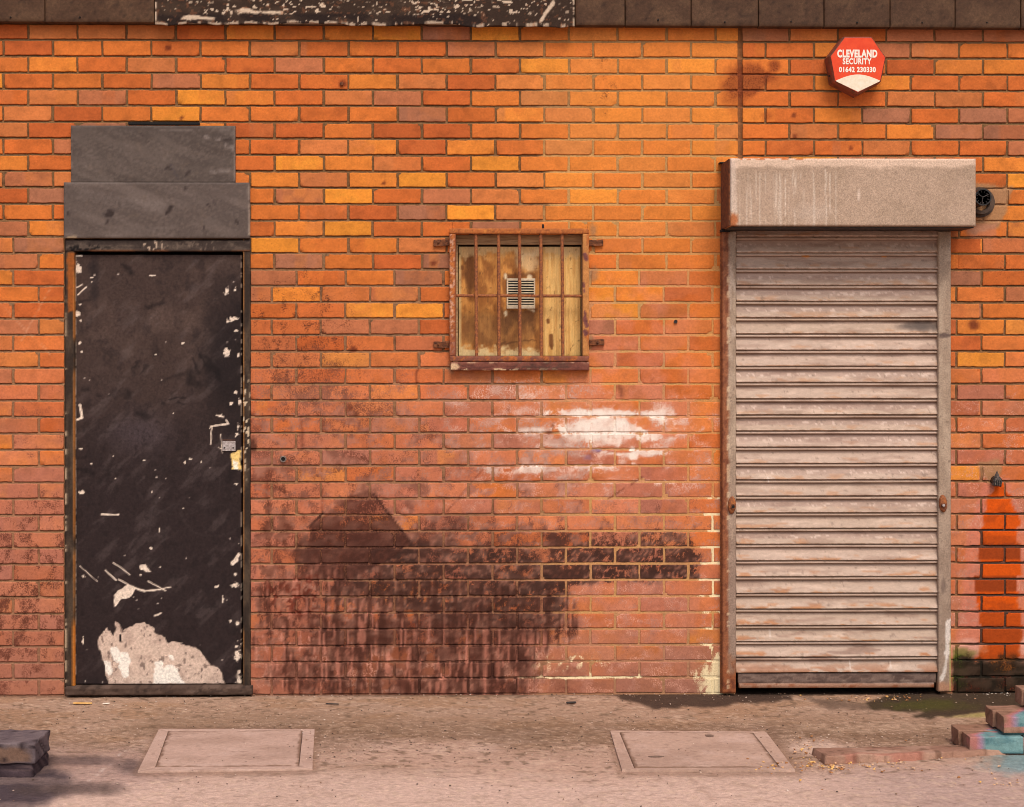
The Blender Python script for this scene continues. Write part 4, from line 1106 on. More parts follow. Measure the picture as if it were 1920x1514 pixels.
# slat (from its upper joint down): narrow interlock bead, shadow groove, then the long convex face
for i in range(len(ybounds) - 1):
    za = P(1570, ybounds[i], .02)[1]; zb2 = P(1570, ybounds[i + 1], .02)[1]
    for t, d in prof:
        zs_.append(za + (zb2 - za) * t); ys_.append(-.016 - d * 1.15); sid.append(i); tt.append(t)
zs_.append(zb2); ys_.append(-.016); sid.append(26); tt.append(1.)
xs = np.linspace(cx0, cx1, 190)
X, Z = np.meshgrid(xs, np.array(zs_)); Y = np.repeat(np.array(ys_)[:, None], len(xs), 1)
Ix = np.repeat(np.array(sid)[:, None], len(xs), 1).ravel(); T = np.repeat(np.array(tt)[:, None], len(xs), 1).ravel()
Z = Z + (fbm(X * 2.2, Z * 13, 2, 930) - .5) * .0022
Y = Y + (fbm(X * 2.2, Z * 9, 3, 931) - .5) * .007
u, v = project(X.ravel(), Y.ravel(), Z.ravel())
FLECK = {0, 1, 3, 4, 5, 9, 11, 12, 13, 15, 17, 19}
n = fbm(u / 45, v / 6, 4, 940); g = fbm(u / 6, v / 3, 3, 941)
col = const(len(u), (192, 164, 144))
tone = np.array([(_t * 7919 % 13) / 13. for _t in range(30)])[Ix] * 1.4 - .1
col = mix(col, (180, 152, 128), tone * .5)
col = mix(col, (226, 196, 174), ss(.5, .8, n) * .5)
fl = np.isin(Ix, list(FLECK))
col = mix(col, (168, 138, 122), fl * (T > .26) * (1 - ss(.60, .68, T + (n - .5) * .15)) * .65)  # shade below the bead painted into the flecked slats
flk = fl * ss(.585, .65, fbm(u / 6.5 + v / 6, v / 3.2, 3, 942)) * ss(.34, .42, T) * (1 - ss(.58, .68, T))
col = mix(col, (238, 212, 192), flk * .55)
col = mix(col, (240, 210, 188), ss(.86, .92, T) * ss(.4, .6, g) * .6)  # painted highlight where the lower edge tilts up to the sky
col = mix(col, (180, 110, 60), ss(.62, .70, T) * (1 - ss(.93, .97, T)) * ss(.56, .70, fbm(u / 34, v / 7, 4, 943)) * (.35 + .45 * ss(860, 1250, v)))
col = mix(col, (120, 84, 66), ss(.55, .7, fbm(u / 70, v / 9, 4, 944)) * (.25 + .35 * ss(1100, 1260, v)))
col = mix(col, (96, 68, 52), ((T > .175) & (T < .225)) * .5)  # shadow line under each bead painted into the slat colour
col = mix(col, (64, 48, 40), blob(u, v, 1728, 612, 34, 9, .6, .5, 12, 945) * .8)
col = mix(col, (204, 124, 44), blob(u, v, 1511, 481, 7, 2.2, .4, .4, 4, 946) * .9 + blob(u, v, 1658, 482, 5, 1.4, .4, .4, 4, 947) * .8)
col = mix(col, (120, 96, 80), ss(.76, .80, fbm(u / 7, v / 5, 3, 948)) * .5)
for (x_, y0, y1) in ((1593, 1240, 1254), (1669, 1240, 1254), (1443, 1180, 1196), (1440, 895, 905)):
    col = mix(col, (236, 224, 212), seg(u, v, x_, y0, x_ + 1, y1, 1, .8) * .7)
col = mix(col, (150, 84, 46), ss(1232, 1262, v) * ss(.45, .6, fbm(u / 30, v / 10, 3, 949)) * .6)
idx = np.arange(X.size).reshape(X.shape)
Fc = np.stack([idx[:-1, :-1].ravel(), idx[1:, :-1].ravel(), idx[1:, 1:].ravel(), idx[:-1, 1:].ravel()], 1)
cur = mesh_np('slat_curtain', np.stack([X.ravel(), Y.ravel(), Z.ravel()], 1), Fc, M_SLAT, sh, col)
def bb_paint(u, v):
    c = const(len(u), (128, 104, 92)); c = mix(c, (84, 64, 56), ss(.4, .65, fbm(u / 20, v / 6, 4, 950)) * .8); c = mix(c, (160, 136, 120), ss(.6, .75, fbm(u / 9, v / 4, 3, 951)) * .6)
    lip = ss(1281, 1283, v)
    c = mix(c, (176, 128, 100), lip * .8); c = mix(c, (140, 76, 44), lip * ss(.5, .65, fbm(u / 14, v / 4, 3, 952)) * .7)
    return c
slab('bottom_bar', 1384, 1262.5, 1755.5, 1281, .026, .006, bb_paint, M_GALV, sh, 3)
slab('bottom_lip', 1386, 1281.5, 1752, 1290.5, .040, .008, bb_paint, M_GALV, sh, 3, bev=.003)
def rail_paint(left):
    def f(u, v):
        n = fbm(u / 12, v / 30, 4, 960 + left); c = const(len(u), (166, 142, 120)); c = mix(c, (192, 168, 144), ss(.4, .7, n) * .7)
        c = mix(c, (136, 108, 96), ss(800, 1100, v) * (.5 if left else .25))
        c = mix(c, (110, 88, 74), ss(.74, .80, fbm(u / 5, v / 8, 3, 962)) * .5)
        if left:
            c = mix(c, (206, 186, 168), ss(.5, .65, fbm(u / 9, v / 24, 3, 963)) * (1 - ss(600, 760, v)) * .6)
            rb = np.maximum(ss(1225, 1262, v + (n - .5) * 60), (1 - ss(1363, 1368, u + (n - .5) * 6)) * .85)
            c = mix(c, (150, 84, 48), rb); c = mix(c, (104, 52, 32), rb * ss(.5, .65, fbm(u / 6, v / 9, 3, 964)) * .7)
            c = mix(c, (230, 200, 170), seg(u, v, 1371, 965, 1372, 1010, 1, .8, 2) * .6)
            c = mix(c, (226, 198, 160), ss(1362, 1364, u) * (1 - ss(1366, 1369, u)) * ss(.55, .65, fbm(u * 0, v / 9, 3, 968)) * .7)
        else:
            w_ = poly(u, v, [(1775, 1160), (1783, 1160), (1780, 1230), (1772, 1270), (1762, 1282), (1764, 1270), (1771, 1245), (1772, 1200)], 1.5, 4, 8, 965)
            c = mix(c, (240, 226, 214), w_ * .85)
            c = mix(c, (188, 130, 96), ss(1272, 1285, v + (n - .5) * 20) * .7)
            c = mix(c, (108, 88, 78), blob(u, v, 1770, 629, 12, 5, .4, .5, 5, 966) + .6 * blob(u, v, 1769, 1099, 4, 14, .4, .5, 5, 967))
            c = mix(c, (200, 190, 96), ss(1779.5, 1781, u) * ss(1180, 1230, v) * .6)
        return c
    return f
slab('guide_rail', 1354.5, 434, 1380, 1300, .045, .000, rail_paint(1), M_GALV, sh, 2.6, bev=.003)
slab('guide_rail', 1759.5, 434, 1783, 1297.5, .045, .000, rail_paint(0), M_GALV, sh, 2.6, bev=.003)
bm = bmesh.new(); pxbox(bm, 1350.5, 440, 1354.3, 1300, .012, .000, .001)
bm_obj('edge_angle', bm, M_RUST, sh)
# hood: front sheet, sides, underside
def hood_paint(u, v):
    n = fbm(u / 60, v / 40, 4, 970); g = fbm(u / 3.4, v / 3.4, 3, 971)
    c = const(len(u), (186, 158, 134)); c = mix(c, (168, 142, 118), ss(.35, .7, n) * .6)
    c = mix(c, (132, 108, 90), ss(.52, .66, g) * .16); c = mix(c, (228, 196, 172), ss(.56, .72, fbm(u / 3, v / 3, 2, 972)) * .16)
    top = 1 - ss(310, 317, v + (fbm(u / 20, v / 8, 2, 973) - .5) * 10)
    c = mix(c, (236, 204, 178), top * .75)
    lf = 1 - ss(1376, 1386, u + (n - .5) * 8)
    c = mix(c, (226, 202, 184), lf * .6)
    st = ss(.56, .68, fbm(u / 3.4, v / 130, 3, 974)) * (1 - ss(1550, 1600, u)) * ss(318, 330, v)
    c = mix(c, (216, 196, 176), st * .6)
    for x_ in (1455, 1472, 1489, 1548, 1556): c = mix(c, (232, 212, 192), seg(u, v, x_, 318, x_ + 1, 425, .9, .9, 2, x_) * ss(.35, .5, fbm(u / 5, v / 20, 2, x_)) * .75)
    c = mix(c, (230, 206, 186), blob(u, v, 1610, 367, 3, 11, .5, .4, 4, 976) * .7)
    c = mix(c, (214, 192, 174), blob(u, v, 1520, 400, 30, 16, .8, .5, 12, 977) * .4)
    rust = blob(u, v, 1374, 415, 9, 14, .5, .5, 6, 978) + (1 - ss(299, 301.5, v)) * ss(.5, .6, fbm(u / 9, v / 3, 3, 979)) * (1 - ss(1500, 1560, u))
    c = mix(c, (178, 96, 46), np.clip(rust, 0, 1) * .85)
    return c
HD = .255
hood = slab('hood', 1369.5, 297.5, 1830, 424.5, HD, .000, hood_paint, M_GALV, sh, 2.2, bev=.005)
x0, x1, z0, z1 = rect(1369.5, 297.5, 1830, 424.5, HD)
bm = bmesh.new()
bm_box(bm, x0 - .007, x0 - .0005, -HD + .004, 0, z0 + .002, z1 - .002, .001)
bm_obj('hood_end_plate', bm, M_RUST_DARK, sh)
bm = bmesh.new()
bm_box(bm, x0 - .018, x0 + .01, -.05, 0, z1 + .0005, z1 + .006, .001)
bm_obj('hood_bracket', bm, M_BLACKGAP, sh)
bm = bmesh.new()
bm_box(bm, x0 - .012, x0 + .03, -.06, 0, z0 - .012, z0 - .0005, .001)
bm_obj('hood_bracket', bm, M_BLACKGAP, sh)
bm = bmesh.new()
bm_box(bm, x0 + .004, x1 - .004, -HD + .02, -.03, z0 - .006, z0 - .001, .001)
bm_obj('hood_underside', bm, M_DARKMETAL, sh)
# pin locks on the guide rails
for (px, py, flip) in ((1373, 948, 1), (1769.5, 945, -1)):
    x_, z_ = P(px, py, .06)
    bm = bmesh.new()
    bmesh.ops.create_uvsphere(bm, u_segments=20, v_segments=14, radius=1)
    for vtx in bm.verts:
        p = vtx.co.copy()
        vtx.co = Vector((x_ + p.x * .019, -.047 + p.y * .022, z_ + p.z * .040 + .004 * flip * p.x))
        if vtx.co.y < -.062: vtx.co.y = -.062
    pl = bm_obj('pin_lock', bm, M_RUST, sh, True)
    bm = bmesh.new()
    bm_cyl(bm, (x_ + .003 * flip, -.060, z_ - .006), (x_ + .003 * flip, -.070, z_ - .006), .0115, .0105, 16)
    bm_obj('lock_barrel', bm, M_RUST_DARK, pl, False)
    bm = bmesh.new()
    bm_cyl(bm, (x_ + .003 * flip, -.0695, z_ - .006), (x_ + .003 * flip, -.0712, z_ - .006), .0065, .006, 14)
    bm_obj('keyhole', bm, M_BLACKGAP if flip == 1 else M_ZINC, pl, False)

# ------------------------------------------------------------------ ALARM BOX
al = empty('alarm_box', (P(1605, 120)[0], -.01, P(1605, 120)[1]))
tag(al, 'red and cream seven sided security alarm box high on the brick wall', 'alarm box')
AD = .095
front = [(1583.5, 70.7), (1634, 70.7), (1660, 108), (1650.7, 151.7), (1608.3, 174.7), (1565, 151.7), (1557, 106)]
fw = [P(px, py, AD) for px, py in front]
cxw = sum(p[0] for p in fw) / 7; czw = sum(p[1] for p in fw) / 7
bm = bmesh.new()
rings = []
for (d, s) in ((.002, 1.07), (AD - .012, 1.045), (AD - .002, 1.0), (AD, .965)):
    rings.append([bm.verts.new((cxw + (x_ - cxw) * s, -d, czw + (z_ - czw) * s)) for x_, z_ in fw])
for r0, r1 in zip(rings[:-1], rings[1:]):
    for i in range(7): bm.faces.new((r0[i], r0[(i + 1) % 7], r1[(i + 1) % 7], r1[i]))
bm.faces.new(rings[0]); 
bm.faces.new(rings[-1])
shell = bm_obj('alarm_shell', bm, M_REDSIDE, al)
def flat_poly(name, pts, d0, d1, mat, parent):
    bm = bmesh.new()
    a = [bm.verts.new((x_, -d0, z_)) for x_, z_ in pts]; b = [bm.verts.new((x_, -d1, z_)) for x_, z_ in pts]
    n = len(pts)
    for i in range(n): bm.faces.new((a[i], a[(i + 1) % n], b[(i + 1) % n], b[i]))
    bm.faces.new(a); bm.faces.new(b)
    return bm_obj(name, bm, mat, parent)
ctr = (cxw, czw)
def inset(s): return [(cxw + (x_ - cxw) * s, czw + (z_ - czw) * s) for x_, z_ in fw]
flat_poly('alarm_face', inset(.985), AD - .001, AD + .003, M_REDPL, al)
# lower cream lens: arc on top, point below
arc = []
for i in range(17):
    t = i / 16; arc.append((1566.5 + (1649.5 - 1566.5) * t, 152 - 11.5 * math.sin(math.pi * t)))
lens_px = arc + [(1648.5, 153.5), (1608.3, 172.8), (1568, 153.5)]
flat_poly('alarm_lens', [P(a, b, AD) for a, b in lens_px], AD + .0025, AD + .0062, M_LENS, al)
def text_mesh(s, cxp, cyp, hpx, wpx, d, mat, parent, name, off=.018):
    cu = bpy.data.curves.new(name, 'FONT'); cu.body = s; cu.align_x = 'CENTER'; cu.align_y = 'CENTER'
    cu.offset = off; cu.space_character = 1.12; cu.extrude = .01; cu.resolution_u = 4
    o = bpy.data.objects.new('tmp', cu); C.objects.link(o)
    bpy.context.view_layer.update()
    me = bpy.data.meshes.new_from_object(o.evaluated_get(bpy.context.evaluated_depsgraph_get()))
    bpy.data.objects.remove(o); bpy.data.curves.remove(cu)
    co = np.empty(len(me.vertices) * 3, np.float32); me.vertices.foreach_get('co', co); co = co.reshape(-1, 3)
    mn, mx_ = co.min(0), co.max(0)
    x0, z0 = P(cxp - wpx / 2, cyp + hpx / 2, d); x1, z1 = P(cxp + wpx / 2, cyp - hpx / 2, d)
    out = np.empty_like(co)
    out[:, 0] = x0 + (co[:, 0] - mn[0]) / (mx_[0] - mn[0]) * (x1 - x0)
    out[:, 2] = z0 + (co[:, 1] - mn[1]) / (mx_[1] - mn[1]) * (z1 - z0)
    out[:, 1] = -d - (co[:, 2] - mn[2]) / (mx_[2] - mn[2] + 1e-9) * .0012
    me.vertices.foreach_set('co', out.ravel()); me.update()
    me.materials.clear(); me.materials.append(mat)
    r = bpy.data.objects.new(name, me); C.objects.link(r); place(r, parent); return r
text_mesh('CLEVELAND', 1607.3, 101, 15, 75, AD + .0029, M_TEXT, al, 'lettering', .05)
text_mesh('SECURITY', 1607, 115.4, 11.5, 54, AD + .0029, M_TEXT, al, 'lettering', .038)
text_mesh('01642 230330', 1607.5, 130.8, 10.3, 69, AD + .0029, M_TEXT, al, 'lettering', .045)
bm = bmesh.new(); x_, z_ = P(1556, 143, .05); bm_cyl(bm, (x_ + .004, -.05, z_), (x_ - .006, -.052, z_), .005, .004, 10); bm_obj('side_screw', bm, M_DARKMETAL, al)

# ------------------------------------------------------------------ VENT COWL beside the hood
vc = empty('vent_cowl', (P(1845, 375)[0], -.01, P(1845, 375)[1]))
tag(vc, 'round black plastic flue outlet poking from a cement patch beside the shutter hood', 'vent')
def ring_tube(bm, x_, z_, y0, y1, ro, ri, n=36):
    rs = []
    for (y_, r_) in ((y0, ro), (y1, ro), (y1, ri), (y0, ri)):
        rs.append([bm.verts.new((x_ + r_ * math.cos(2 * math.pi * i / n), y_, z_ + r_ * math.sin(2 * math.pi * i / n))) for i in range(n)])
    for a, b in zip(rs, rs[1:] + rs[:1]):
        for i in range(n): bm.faces.new((a[i], a[(i + 1) % n], b[(i + 1) % n], b[i]))
bx_, bz_ = P(1834, 380, .01); fx_, fz_ = P(1843.5, 370, .16)
bm = bmesh.new(); ring_tube(bm, bx_ + .006, bz_, .0, -.016, .070, .040)
ring_tube(bm, bx_ + .006, bz_, -.016, -.045, .056, .040); bm_obj('wall_flange', bm, mottled('dark_rubber', (62, 46, 36), (92, 70, 54), 30, .8, .2), vc, False)
bm = bmesh.new(); ring_tube(bm, fx_, fz_, -.01, -.16, .038, .033); bm_obj('flue_tube', bm, M_PLASTIC, vc, False)
bm = bmesh.new()
for i in range(3):
    a = math.radians(25 + 120 * i); dx, dz = math.cos(a) * .033, math.sin(a) * .033
    bm_cyl(bm, (fx_, -.152, fz_), (fx_ + dx, -.152, fz_ + dz), .0026, None, 8)
for i in range(12):
    a = math.radians(30 * i + 10)
    bm_cyl(bm, (fx_ + math.cos(a) * .022, -.15, fz_ + math.sin(a) * .022), (fx_ + math.cos(a) * .033, -.15, fz_ + math.sin(a) * .033), .0018, None, 6)
bm_obj('guard_spokes', bm, M_DARKMETAL, vc)
bm = bmesh.new(); bm_cyl(bm, (fx_, -.03, fz_), (fx_, -.032, fz_), .0325, None, 28); bm_obj('inner_baffle', bm, M_BLACKGAP, vc)

# ------------------------------------------------------------------ OVERFLOW OUTLET
x_, z_ = P(1869, 902, .03)
ov = empty('overflow_outlet', (x_, -.01, z_))
tag(ov, 'small dark overflow spout above the orange wet streak', 'pipe')
bm = bmesh.new(); ring_tube(bm, x_, z_, .0, -.040, .022, .016, 20)
bm_obj('spout', bm, M_PLASTIC, ov)
bm = bmesh.new()
vsn = [(-.024, -.020), (.020, -.028), (.026, -.002), (.012, .020), (.001, .048), (-.012, .022), (-.022, .004)]
a = [bm.verts.new((x_ + p, -.030, z_ + q)) for p, q in vsn]; b = [bm.verts.new((x_ + p * .8, -.046, z_ + q * .8)) for p, q in vsn]
for i in range(7): bm.faces.new((a[i], a[(i + 1) % 7], b[(i + 1) % 7], b[i]))
bm.faces.new(b); bm.faces.new(a)
bm_obj('crusted_lip', bm, mottled('limescale_crust', (40, 36, 34), (124, 110, 100), 120, .8, .8, .003), ov)
bm = bmesh.new()
for i in range(4): bm_box(bm, x_ - .018 + i * .010, x_ - .014 + i * .010, -.050, -.044, z_ - .024, z_ + .004, .0008)
bm_obj('spout_ribs', bm, M_PLASTIC, ov)

# sleeve hole left of centre and old fixings
x_, z_ = P(531, 861, .01)
sv = empty('pipe_sleeve', (x_, -.006, z_)); tag(sv, 'tiny round metal sleeve let into a brick right of the black door', 'pipe sleeve')
bm = bmesh.new(); ring_tube(bm, x_, z_, .0, -.014, .0145, .0095, 24); bm_obj('sleeve_ring', bm, mottled('sleeve_rim', (60, 50, 46), (170, 150, 136), 200, .5, .2), sv)
bm = bmesh.new(); bm_cyl(bm, (x_, -.007, z_), (x_, -.0095, z_), .0096, None, 20); bm_obj('sleeve_hole', bm, M_BLACKGAP, sv)
x_, z_ = P(1267, 603.5, .01)
ey = bmesh.new(); ring_tube(ey, x_, z_, -.006, -.012, .0085, .005, 18)
bm_cyl(ey, (x_, -.004, z_), (x_, -.009, z_), .005, None, 12)
o = bm_obj('wall_eyelet', ey, M_DARKMETAL, None); tag(o, 'tiny ring shaped wall fixing between the grille and the shutter', 'fixing')
x_, z_ = P(641, 158, .01)
ey = bmesh.new(); bm_cyl(ey, (x_, -.004, z_), (x_, -.018, z_), .006, .005, 10); bm_cyl(ey, (x_, -.016, z_), (x_, -.020, z_), .009, .007, 10)
o = bm_obj('rusty_bolt', ey, M_RUST_DARK, None); tag(o, 'rusty bolt head high on the bricks above and left of the grille', 'bolt')
bm = bmesh.new(); pxbox(bm, 1016.5, 421, 1020, 428, .0085, .004, .0005)
# weep hole is a dark slot in the perpend joint over the grille
bm_obj('weep_hole', bm, M_BLACKGAP, bld)

# ------------------------------------------------------------------ MANHOLE COVERS
def prism(bm, pts, z0, z1, bev=.0):
    a = [bm.verts.new((x_, y_, z0)) for x_, y_ in pts]; b = [bm.verts.new((x_, y_, z1)) for x_, y_ in pts]
    n = len(pts); fs = []
    for i in range(n): fs.append(bm.faces.new((a[i], a[(i + 1) % n], b[(i + 1) % n], b[i])))
    fs.append(bm.faces.new(a)); top = bm.faces.new(b)
    if bev:
        bmesh.ops.bevel(bm, geom=[e for e in top.edges], offset=bev, segments=2, affect='EDGES', profile=.5)
def cover_paint(seed, tint):
    def f(co):
        x_, y_ = co[:, 0].astype(float), co[:, 1].astype(float)
        c = const(len(x_), tint)
        c = mix(c, (168, 136, 118), ss(.4, .7, fbm(x_ * 5, y_ * 7, 4, seed)) * .5)
        c = mix(c, (212, 180, 164), ss(.5, .75, fbm(x_ * 11, y_ * 11, 4, seed + 1)) * .45)
        c = mix(c, (134, 106, 90), ss(.66, .78, fbm(x_ * 40, y_ * 40, 3, seed + 2)) * .3)
        return c
    return f
def grid_quad(name, q, z0, z1, paint, mat, parent, n=70, bev=.004, rough=.0015, seed=1, seam=False):
    """quad slab with fine top; q in world (4 corners)"""
    t = np.concatenate(([0, 0], np.linspace(0.008, .992, n), [1, 1]))
    S, T_ = np.meshgrid(t, t)
    q = np.array(q, float)
    XY = (q[0][None, None] * ((1 - S) * (1 - T_))[..., None] + q[1] * (S * (1 - T_))[..., None] + q[2] * (S * T_)[..., None] + q[3] * ((1 - S) * T_)[..., None])
    N = n + 4; I = np.arange(N); d = np.minimum(I, N - 1 - I); D = np.minimum(d[None, :], d[:, None])
    x_, y_ = XY[..., 0].ravel(), XY[..., 1].ravel()
    Zz = np.where(D == 0, z0, np.where(D == 1, z1 - bev, z1)).ravel() + (D.ravel() > 0) * (fbm(x_ * 25, y_ * 25, 3, seed) - .5) * rough
    V = np.stack([x_, y_, Zz], 1)
    idx = np.arange(N * N).reshape(N, N)
    Fc = np.stack([idx[:-1, :-1].ravel(), idx[:-1, 1:].ravel(), idx[1:, 1:].ravel(), idx[1:, :-1].ravel()], 1)
    c = paint(V)
    if seam:
        ed = np.minimum.reduce([S, 1 - S, T_, 1 - T_]).ravel() * .6
        nz = fbm(x_ * 30, y_ * 30, 3, seed + 9)
        c = mix(c, (124, 94, 76), (1 - ss(.002, .016, ed + (nz - .5) * .03)) * .8)
    o = mesh_np(name, V, Fc, mat, parent, c)
    return o
def fix_normals(o):
    bm = bmesh.new(); bm.from_mesh(o.data); bmesh.ops.recalc_face_normals(bm, faces=bm.faces)
    bm.to_mesh(o.data); bm.free()
M_HOLE = mottled('dirt_filled_hole', (104, 80, 66), (140, 112, 96), 90, .95, .3)
def manhole(outer, inner, label, seed, tint, holes):
    zt = .0015
    ow = [G(*p, zt) for p in outer]; iw = [G(*p, zt) for p in inner]
    cx_ = sum(p[0] for p in ow) / 4; cy2 = sum(p[1] for p in ow) / 4
    root = empty('manhole_cover', (cx_, cy2, 0)); tag(root, label, 'manhole cover', 'concrete filled covers set in the pavement')
    cc = np.array([sum(p[0] for p in iw) / 4, sum(p[1] for p in iw) / 4])
    objs = []
    # four frame strips butt-jointed round the lid with a 5 mm gap
    gapw = [tuple(cc + (np.array(p) - cc) * 1.006) for p in iw]
    for i in range(4):
        j = (i + 1) % 4
        objs.append(grid_quad('s', [ow[i], ow[j], gapw[j], gapw[i]], -.03, zt, cover_paint(seed, tint), M_CONC, None, 26, .0015, .001, seed))
    f = joinm(objs, 'cover_frame'); fix_normals(f); place(f, root)
    lid = grid_quad('lid', iw, -.03, zt + .001, cover_paint(seed + 7, tint), M_CONC, root, 80, .002, .002, seed + 3, True); fix_normals(lid)
    for (p, q, w_, h_) in holes:
        a = G(p - w_, q + h_, zt); b = G(p + w_, q - h_, zt)
        bm = bmesh.new(); xm, ym = (a[0] + b[0]) / 2, (a[1] + b[1]) / 2
        bmesh.ops.create_cone(bm, cap_ends=True, segments=20, radius1=1, radius2=1, depth=.004, matrix=Matrix.Translation((xm, ym, zt + .0015)) @ Matrix.Diagonal((abs(b[0] - a[0]) / 2, abs(b[1] - a[1]) / 2, 1, 1)))
        bm_obj('keyhole', bm, M_HOLE, lid)
    bm = bmesh.new(); prism(bm, [tuple(cc + (np.array(p) - cc) * 1.03) for p in iw], -.032, -.006); bm_obj('cover_bed', bm, mottled('packed_dirt', (110, 84, 68), (146, 116, 96), 60, .95, .6), root)
    return root
manhole([(258, 1446), (586, 1441), (590, 1367), (298, 1367)], [(292, 1438), (560, 1437), (567, 1370), (316, 1371)],
        'concrete filled square manhole cover in front of the black door', 1001, (198, 164, 146), [])
manhole([(1166, 1444), (1491, 1444), (1436, 1372), (1144, 1370)], [(1190, 1440), (1462, 1439), (1411, 1374), (1162, 1373)],
        'concrete filled square manhole cover in front of the roller shutter', 1021, (194, 160, 140), [(1330, 1381, 7, 2.2), (1230, 1420, 14, 1.3)])

# ------------------------------------------------------------------ BROKEN PIER (left), BRICK STUB WALL (right), KERB REMNANT
def rough_brick(bm, x0, x1, y0, y1, z0, z1, seed, amt=.003, bev=.003):
    b = bmesh.new(); bm_box(b, x0, x1, y0, y1, z0, z1, bev, 2)
    bmesh.ops.subdivide_edges(b, edges=[e for e in b.edges if e.calc_length() > .03], cuts=9, use_grid_fill=True)
    for v_ in b.verts:
        p = v_.co
        q = np.array([p.x * 28 + seed]), np.array([p.y * 28 + p.z * 31.])
        v_.co += Vector((fbm(q[1], q[0], 3, seed)[0] - .5, fbm(q[0], q[1], 3, seed + 1)[0] - .5, fbm(q[0] + p.z * 9, q[1], 3, seed + 2)[0] - .5)) * amt * 2
    me = bpy.data.meshes.new('t'); b.to_mesh(me); b.free(); bm.from_mesh(me); bpy.data.meshes.remove(me)
def pier_paint(co):
    x_, y_, z_ = co.T.astype(float)
    n = fbm(x_ * 14 + y_ * 9, z_ * 16 + y_ * 12, 4, 1101)
    c = const(len(x_), (100, 86, 88)); c = mix(c, (136, 118, 116), ss(.4, .7, n) * .6)
    fy = y_.min() + .012
    front = (y_ < fy).astype(float)
    xm = x_.max()
    br = front * poly(x_ * 1000, z_ * 1000, [((xm - .215) * 1000, 54), ((xm - .02) * 1000, 58), ((xm - .03) * 1000, 112), ((xm - .215) * 1000, 114)], 3, 9, 22, 1102)
    c = mix(c, (128, 96, 76), br * .8)
    c = mix(c, (40, 30, 32), ss(.62, .72, fbm(x_ * 40, z_ * 40 + y_ * 30, 3, 1103)) * .7)
    c = mix(c, (78, 66, 76), (1 - ss(.03, .07, z_)) * .6)
    return c
H1 = .128
pr = G(64, 1394, H1); pb = G(80, 1368, H1)
xr, yf_ = pr; yb_ = pb[1]
pier = empty('broken_pier', (xr - .3, (yf_ + yb_) / 2, 0)); tag(pier, 'dark paint stained stub of a broken brick pier at the left edge', 'brick pier')
bm = bmesh.new(); xx = xr; sd_ = 3
for w_ in (.215, .215, .215):
    rough_brick(bm, xx - w_, xx, yf_ + .001 * (sd_ % 3), yb_, H1 - .078, H1, sd_ * 7, .005, .005)
    xx -= w_ + .006; sd_ += 1
bm_box(bm, xr - .66, xr - .016, yf_ + .014, yb_ - .014, .02, H1 - .012)
bm_obj('pier_brick', bm, M_STUB, pier, True, pier_paint)
bm = bmesh.new()
rough_brick(bm, xr - .66, xr - .004, yf_ + .006, yb_ - .006, -.02, H1 - .076, 91, .008, .012)
foot_paint = lambda co: mix(mix(const(len(co), (84, 68, 72)), (56, 44, 48), ss(.4, .6, fbm(co[:, 0].astype(float) * 20, co[:, 1].astype(float) * 20 + co[:, 2] * 30., 3, 5))), (118, 96, 92), ss(.6, .7, fbm(co[:, 0].astype(float) * 60, co[:, 1].astype(float) * 40 + co[:, 2] * 60., 3, 6)) * .5)
bm_obj('mortar_footing', bm, M_STUB, pier, True, foot_paint)

def teal_paint(x_edge):
    def f(co):
        x_, y_, z_ = co.T.astype(float)
        u_, v_ = project(x_, y_, z_)
        c = const(len(x_), (150, 112, 90)); n = fbm(x_ * 12 + y_ * 11, z_ * 18 + y_ * 7, 4, 1201)
        c = mix(c, (176, 136, 116), ss(.4, .7, n) * .6); c = mix(c, (110, 80, 62), ss(.62, .74, fbm(x_ * 50, z_ * 50 + y_ * 37, 3, 1202)) * .6)
        d = x_ - x_edge(y_, z_) + (fbm(x_ * 20, z_ * 20, 3, 1203) - .5) * .03
        pur = ss(-.028, -.018, d) * (1 - ss(.012, .024, d))
        c = mix(c, (196, 120, 116), pur * .7); c = mix(c, (164, 138, 178), ss(-.002, .006, d) * (1 - ss(.014, .026, d)) * .6)
        t = ss(.008, .022, d)
        tc = mix(const(len(x_), (124, 166, 166)), (88, 134, 140), ss(.45, .65, fbm(x_ * 18, z_ * 40, 4, 1204)))
        tc = mix(tc, (166, 190, 180), blob(x_ * 1000, z_ * 1000, 2230, 45, 50, 16, .8, .3, 20, 1205) * .6)
        return mix(c, tc, t * .9)
    return f
st = empty('brick_stub_wall', (G(1900, 1400)[0], G(1900, 1400)[1], 0))
tag(st, 'stepped end of a low brick wall sprayed with teal paint', 'low wall')
yF = G(1823, 1415, 0)[1]; yB = yF + .215
e1 = G(1823, 1383, .075)[0]; e2 = G(1884, 1342, .15)[0]; e3 = G(1906, 1280, .225)[0]
yF2 = G(1884, 1375, .078)[1]
def courseset(x0, yA, yC, zb, n, seed, lean=0):
    bm = bmesh.new(); xm = x0
    # two headers' ends show on the broken end: split in depth
    half = (yA + yC) / 2
    rough_brick(bm, x0, x0 + .212, yA, half - .004, zb + .002, zb + .067, seed, .003)
    rough_brick(bm, x0 - .012, x0 + .205, half + .004, yC, zb + .001, zb + .068, seed + 3, .003)
    xm = x0 + .222
    for i in range(n):
        rough_brick(bm, xm, xm + .213, yA + .003, half - .004, zb + .001, zb + .066, seed + 5 + i, .003)
        rough_brick(bm, xm - .004, xm + .209, half + .004, yC, zb + .001, zb + .066, seed + 25 + i, .003)
        xm += .223
    bm_box(bm, x0 + .006, xm - .006, yA + .008, yC - .008, zb - .006, zb + .060)
    return bm
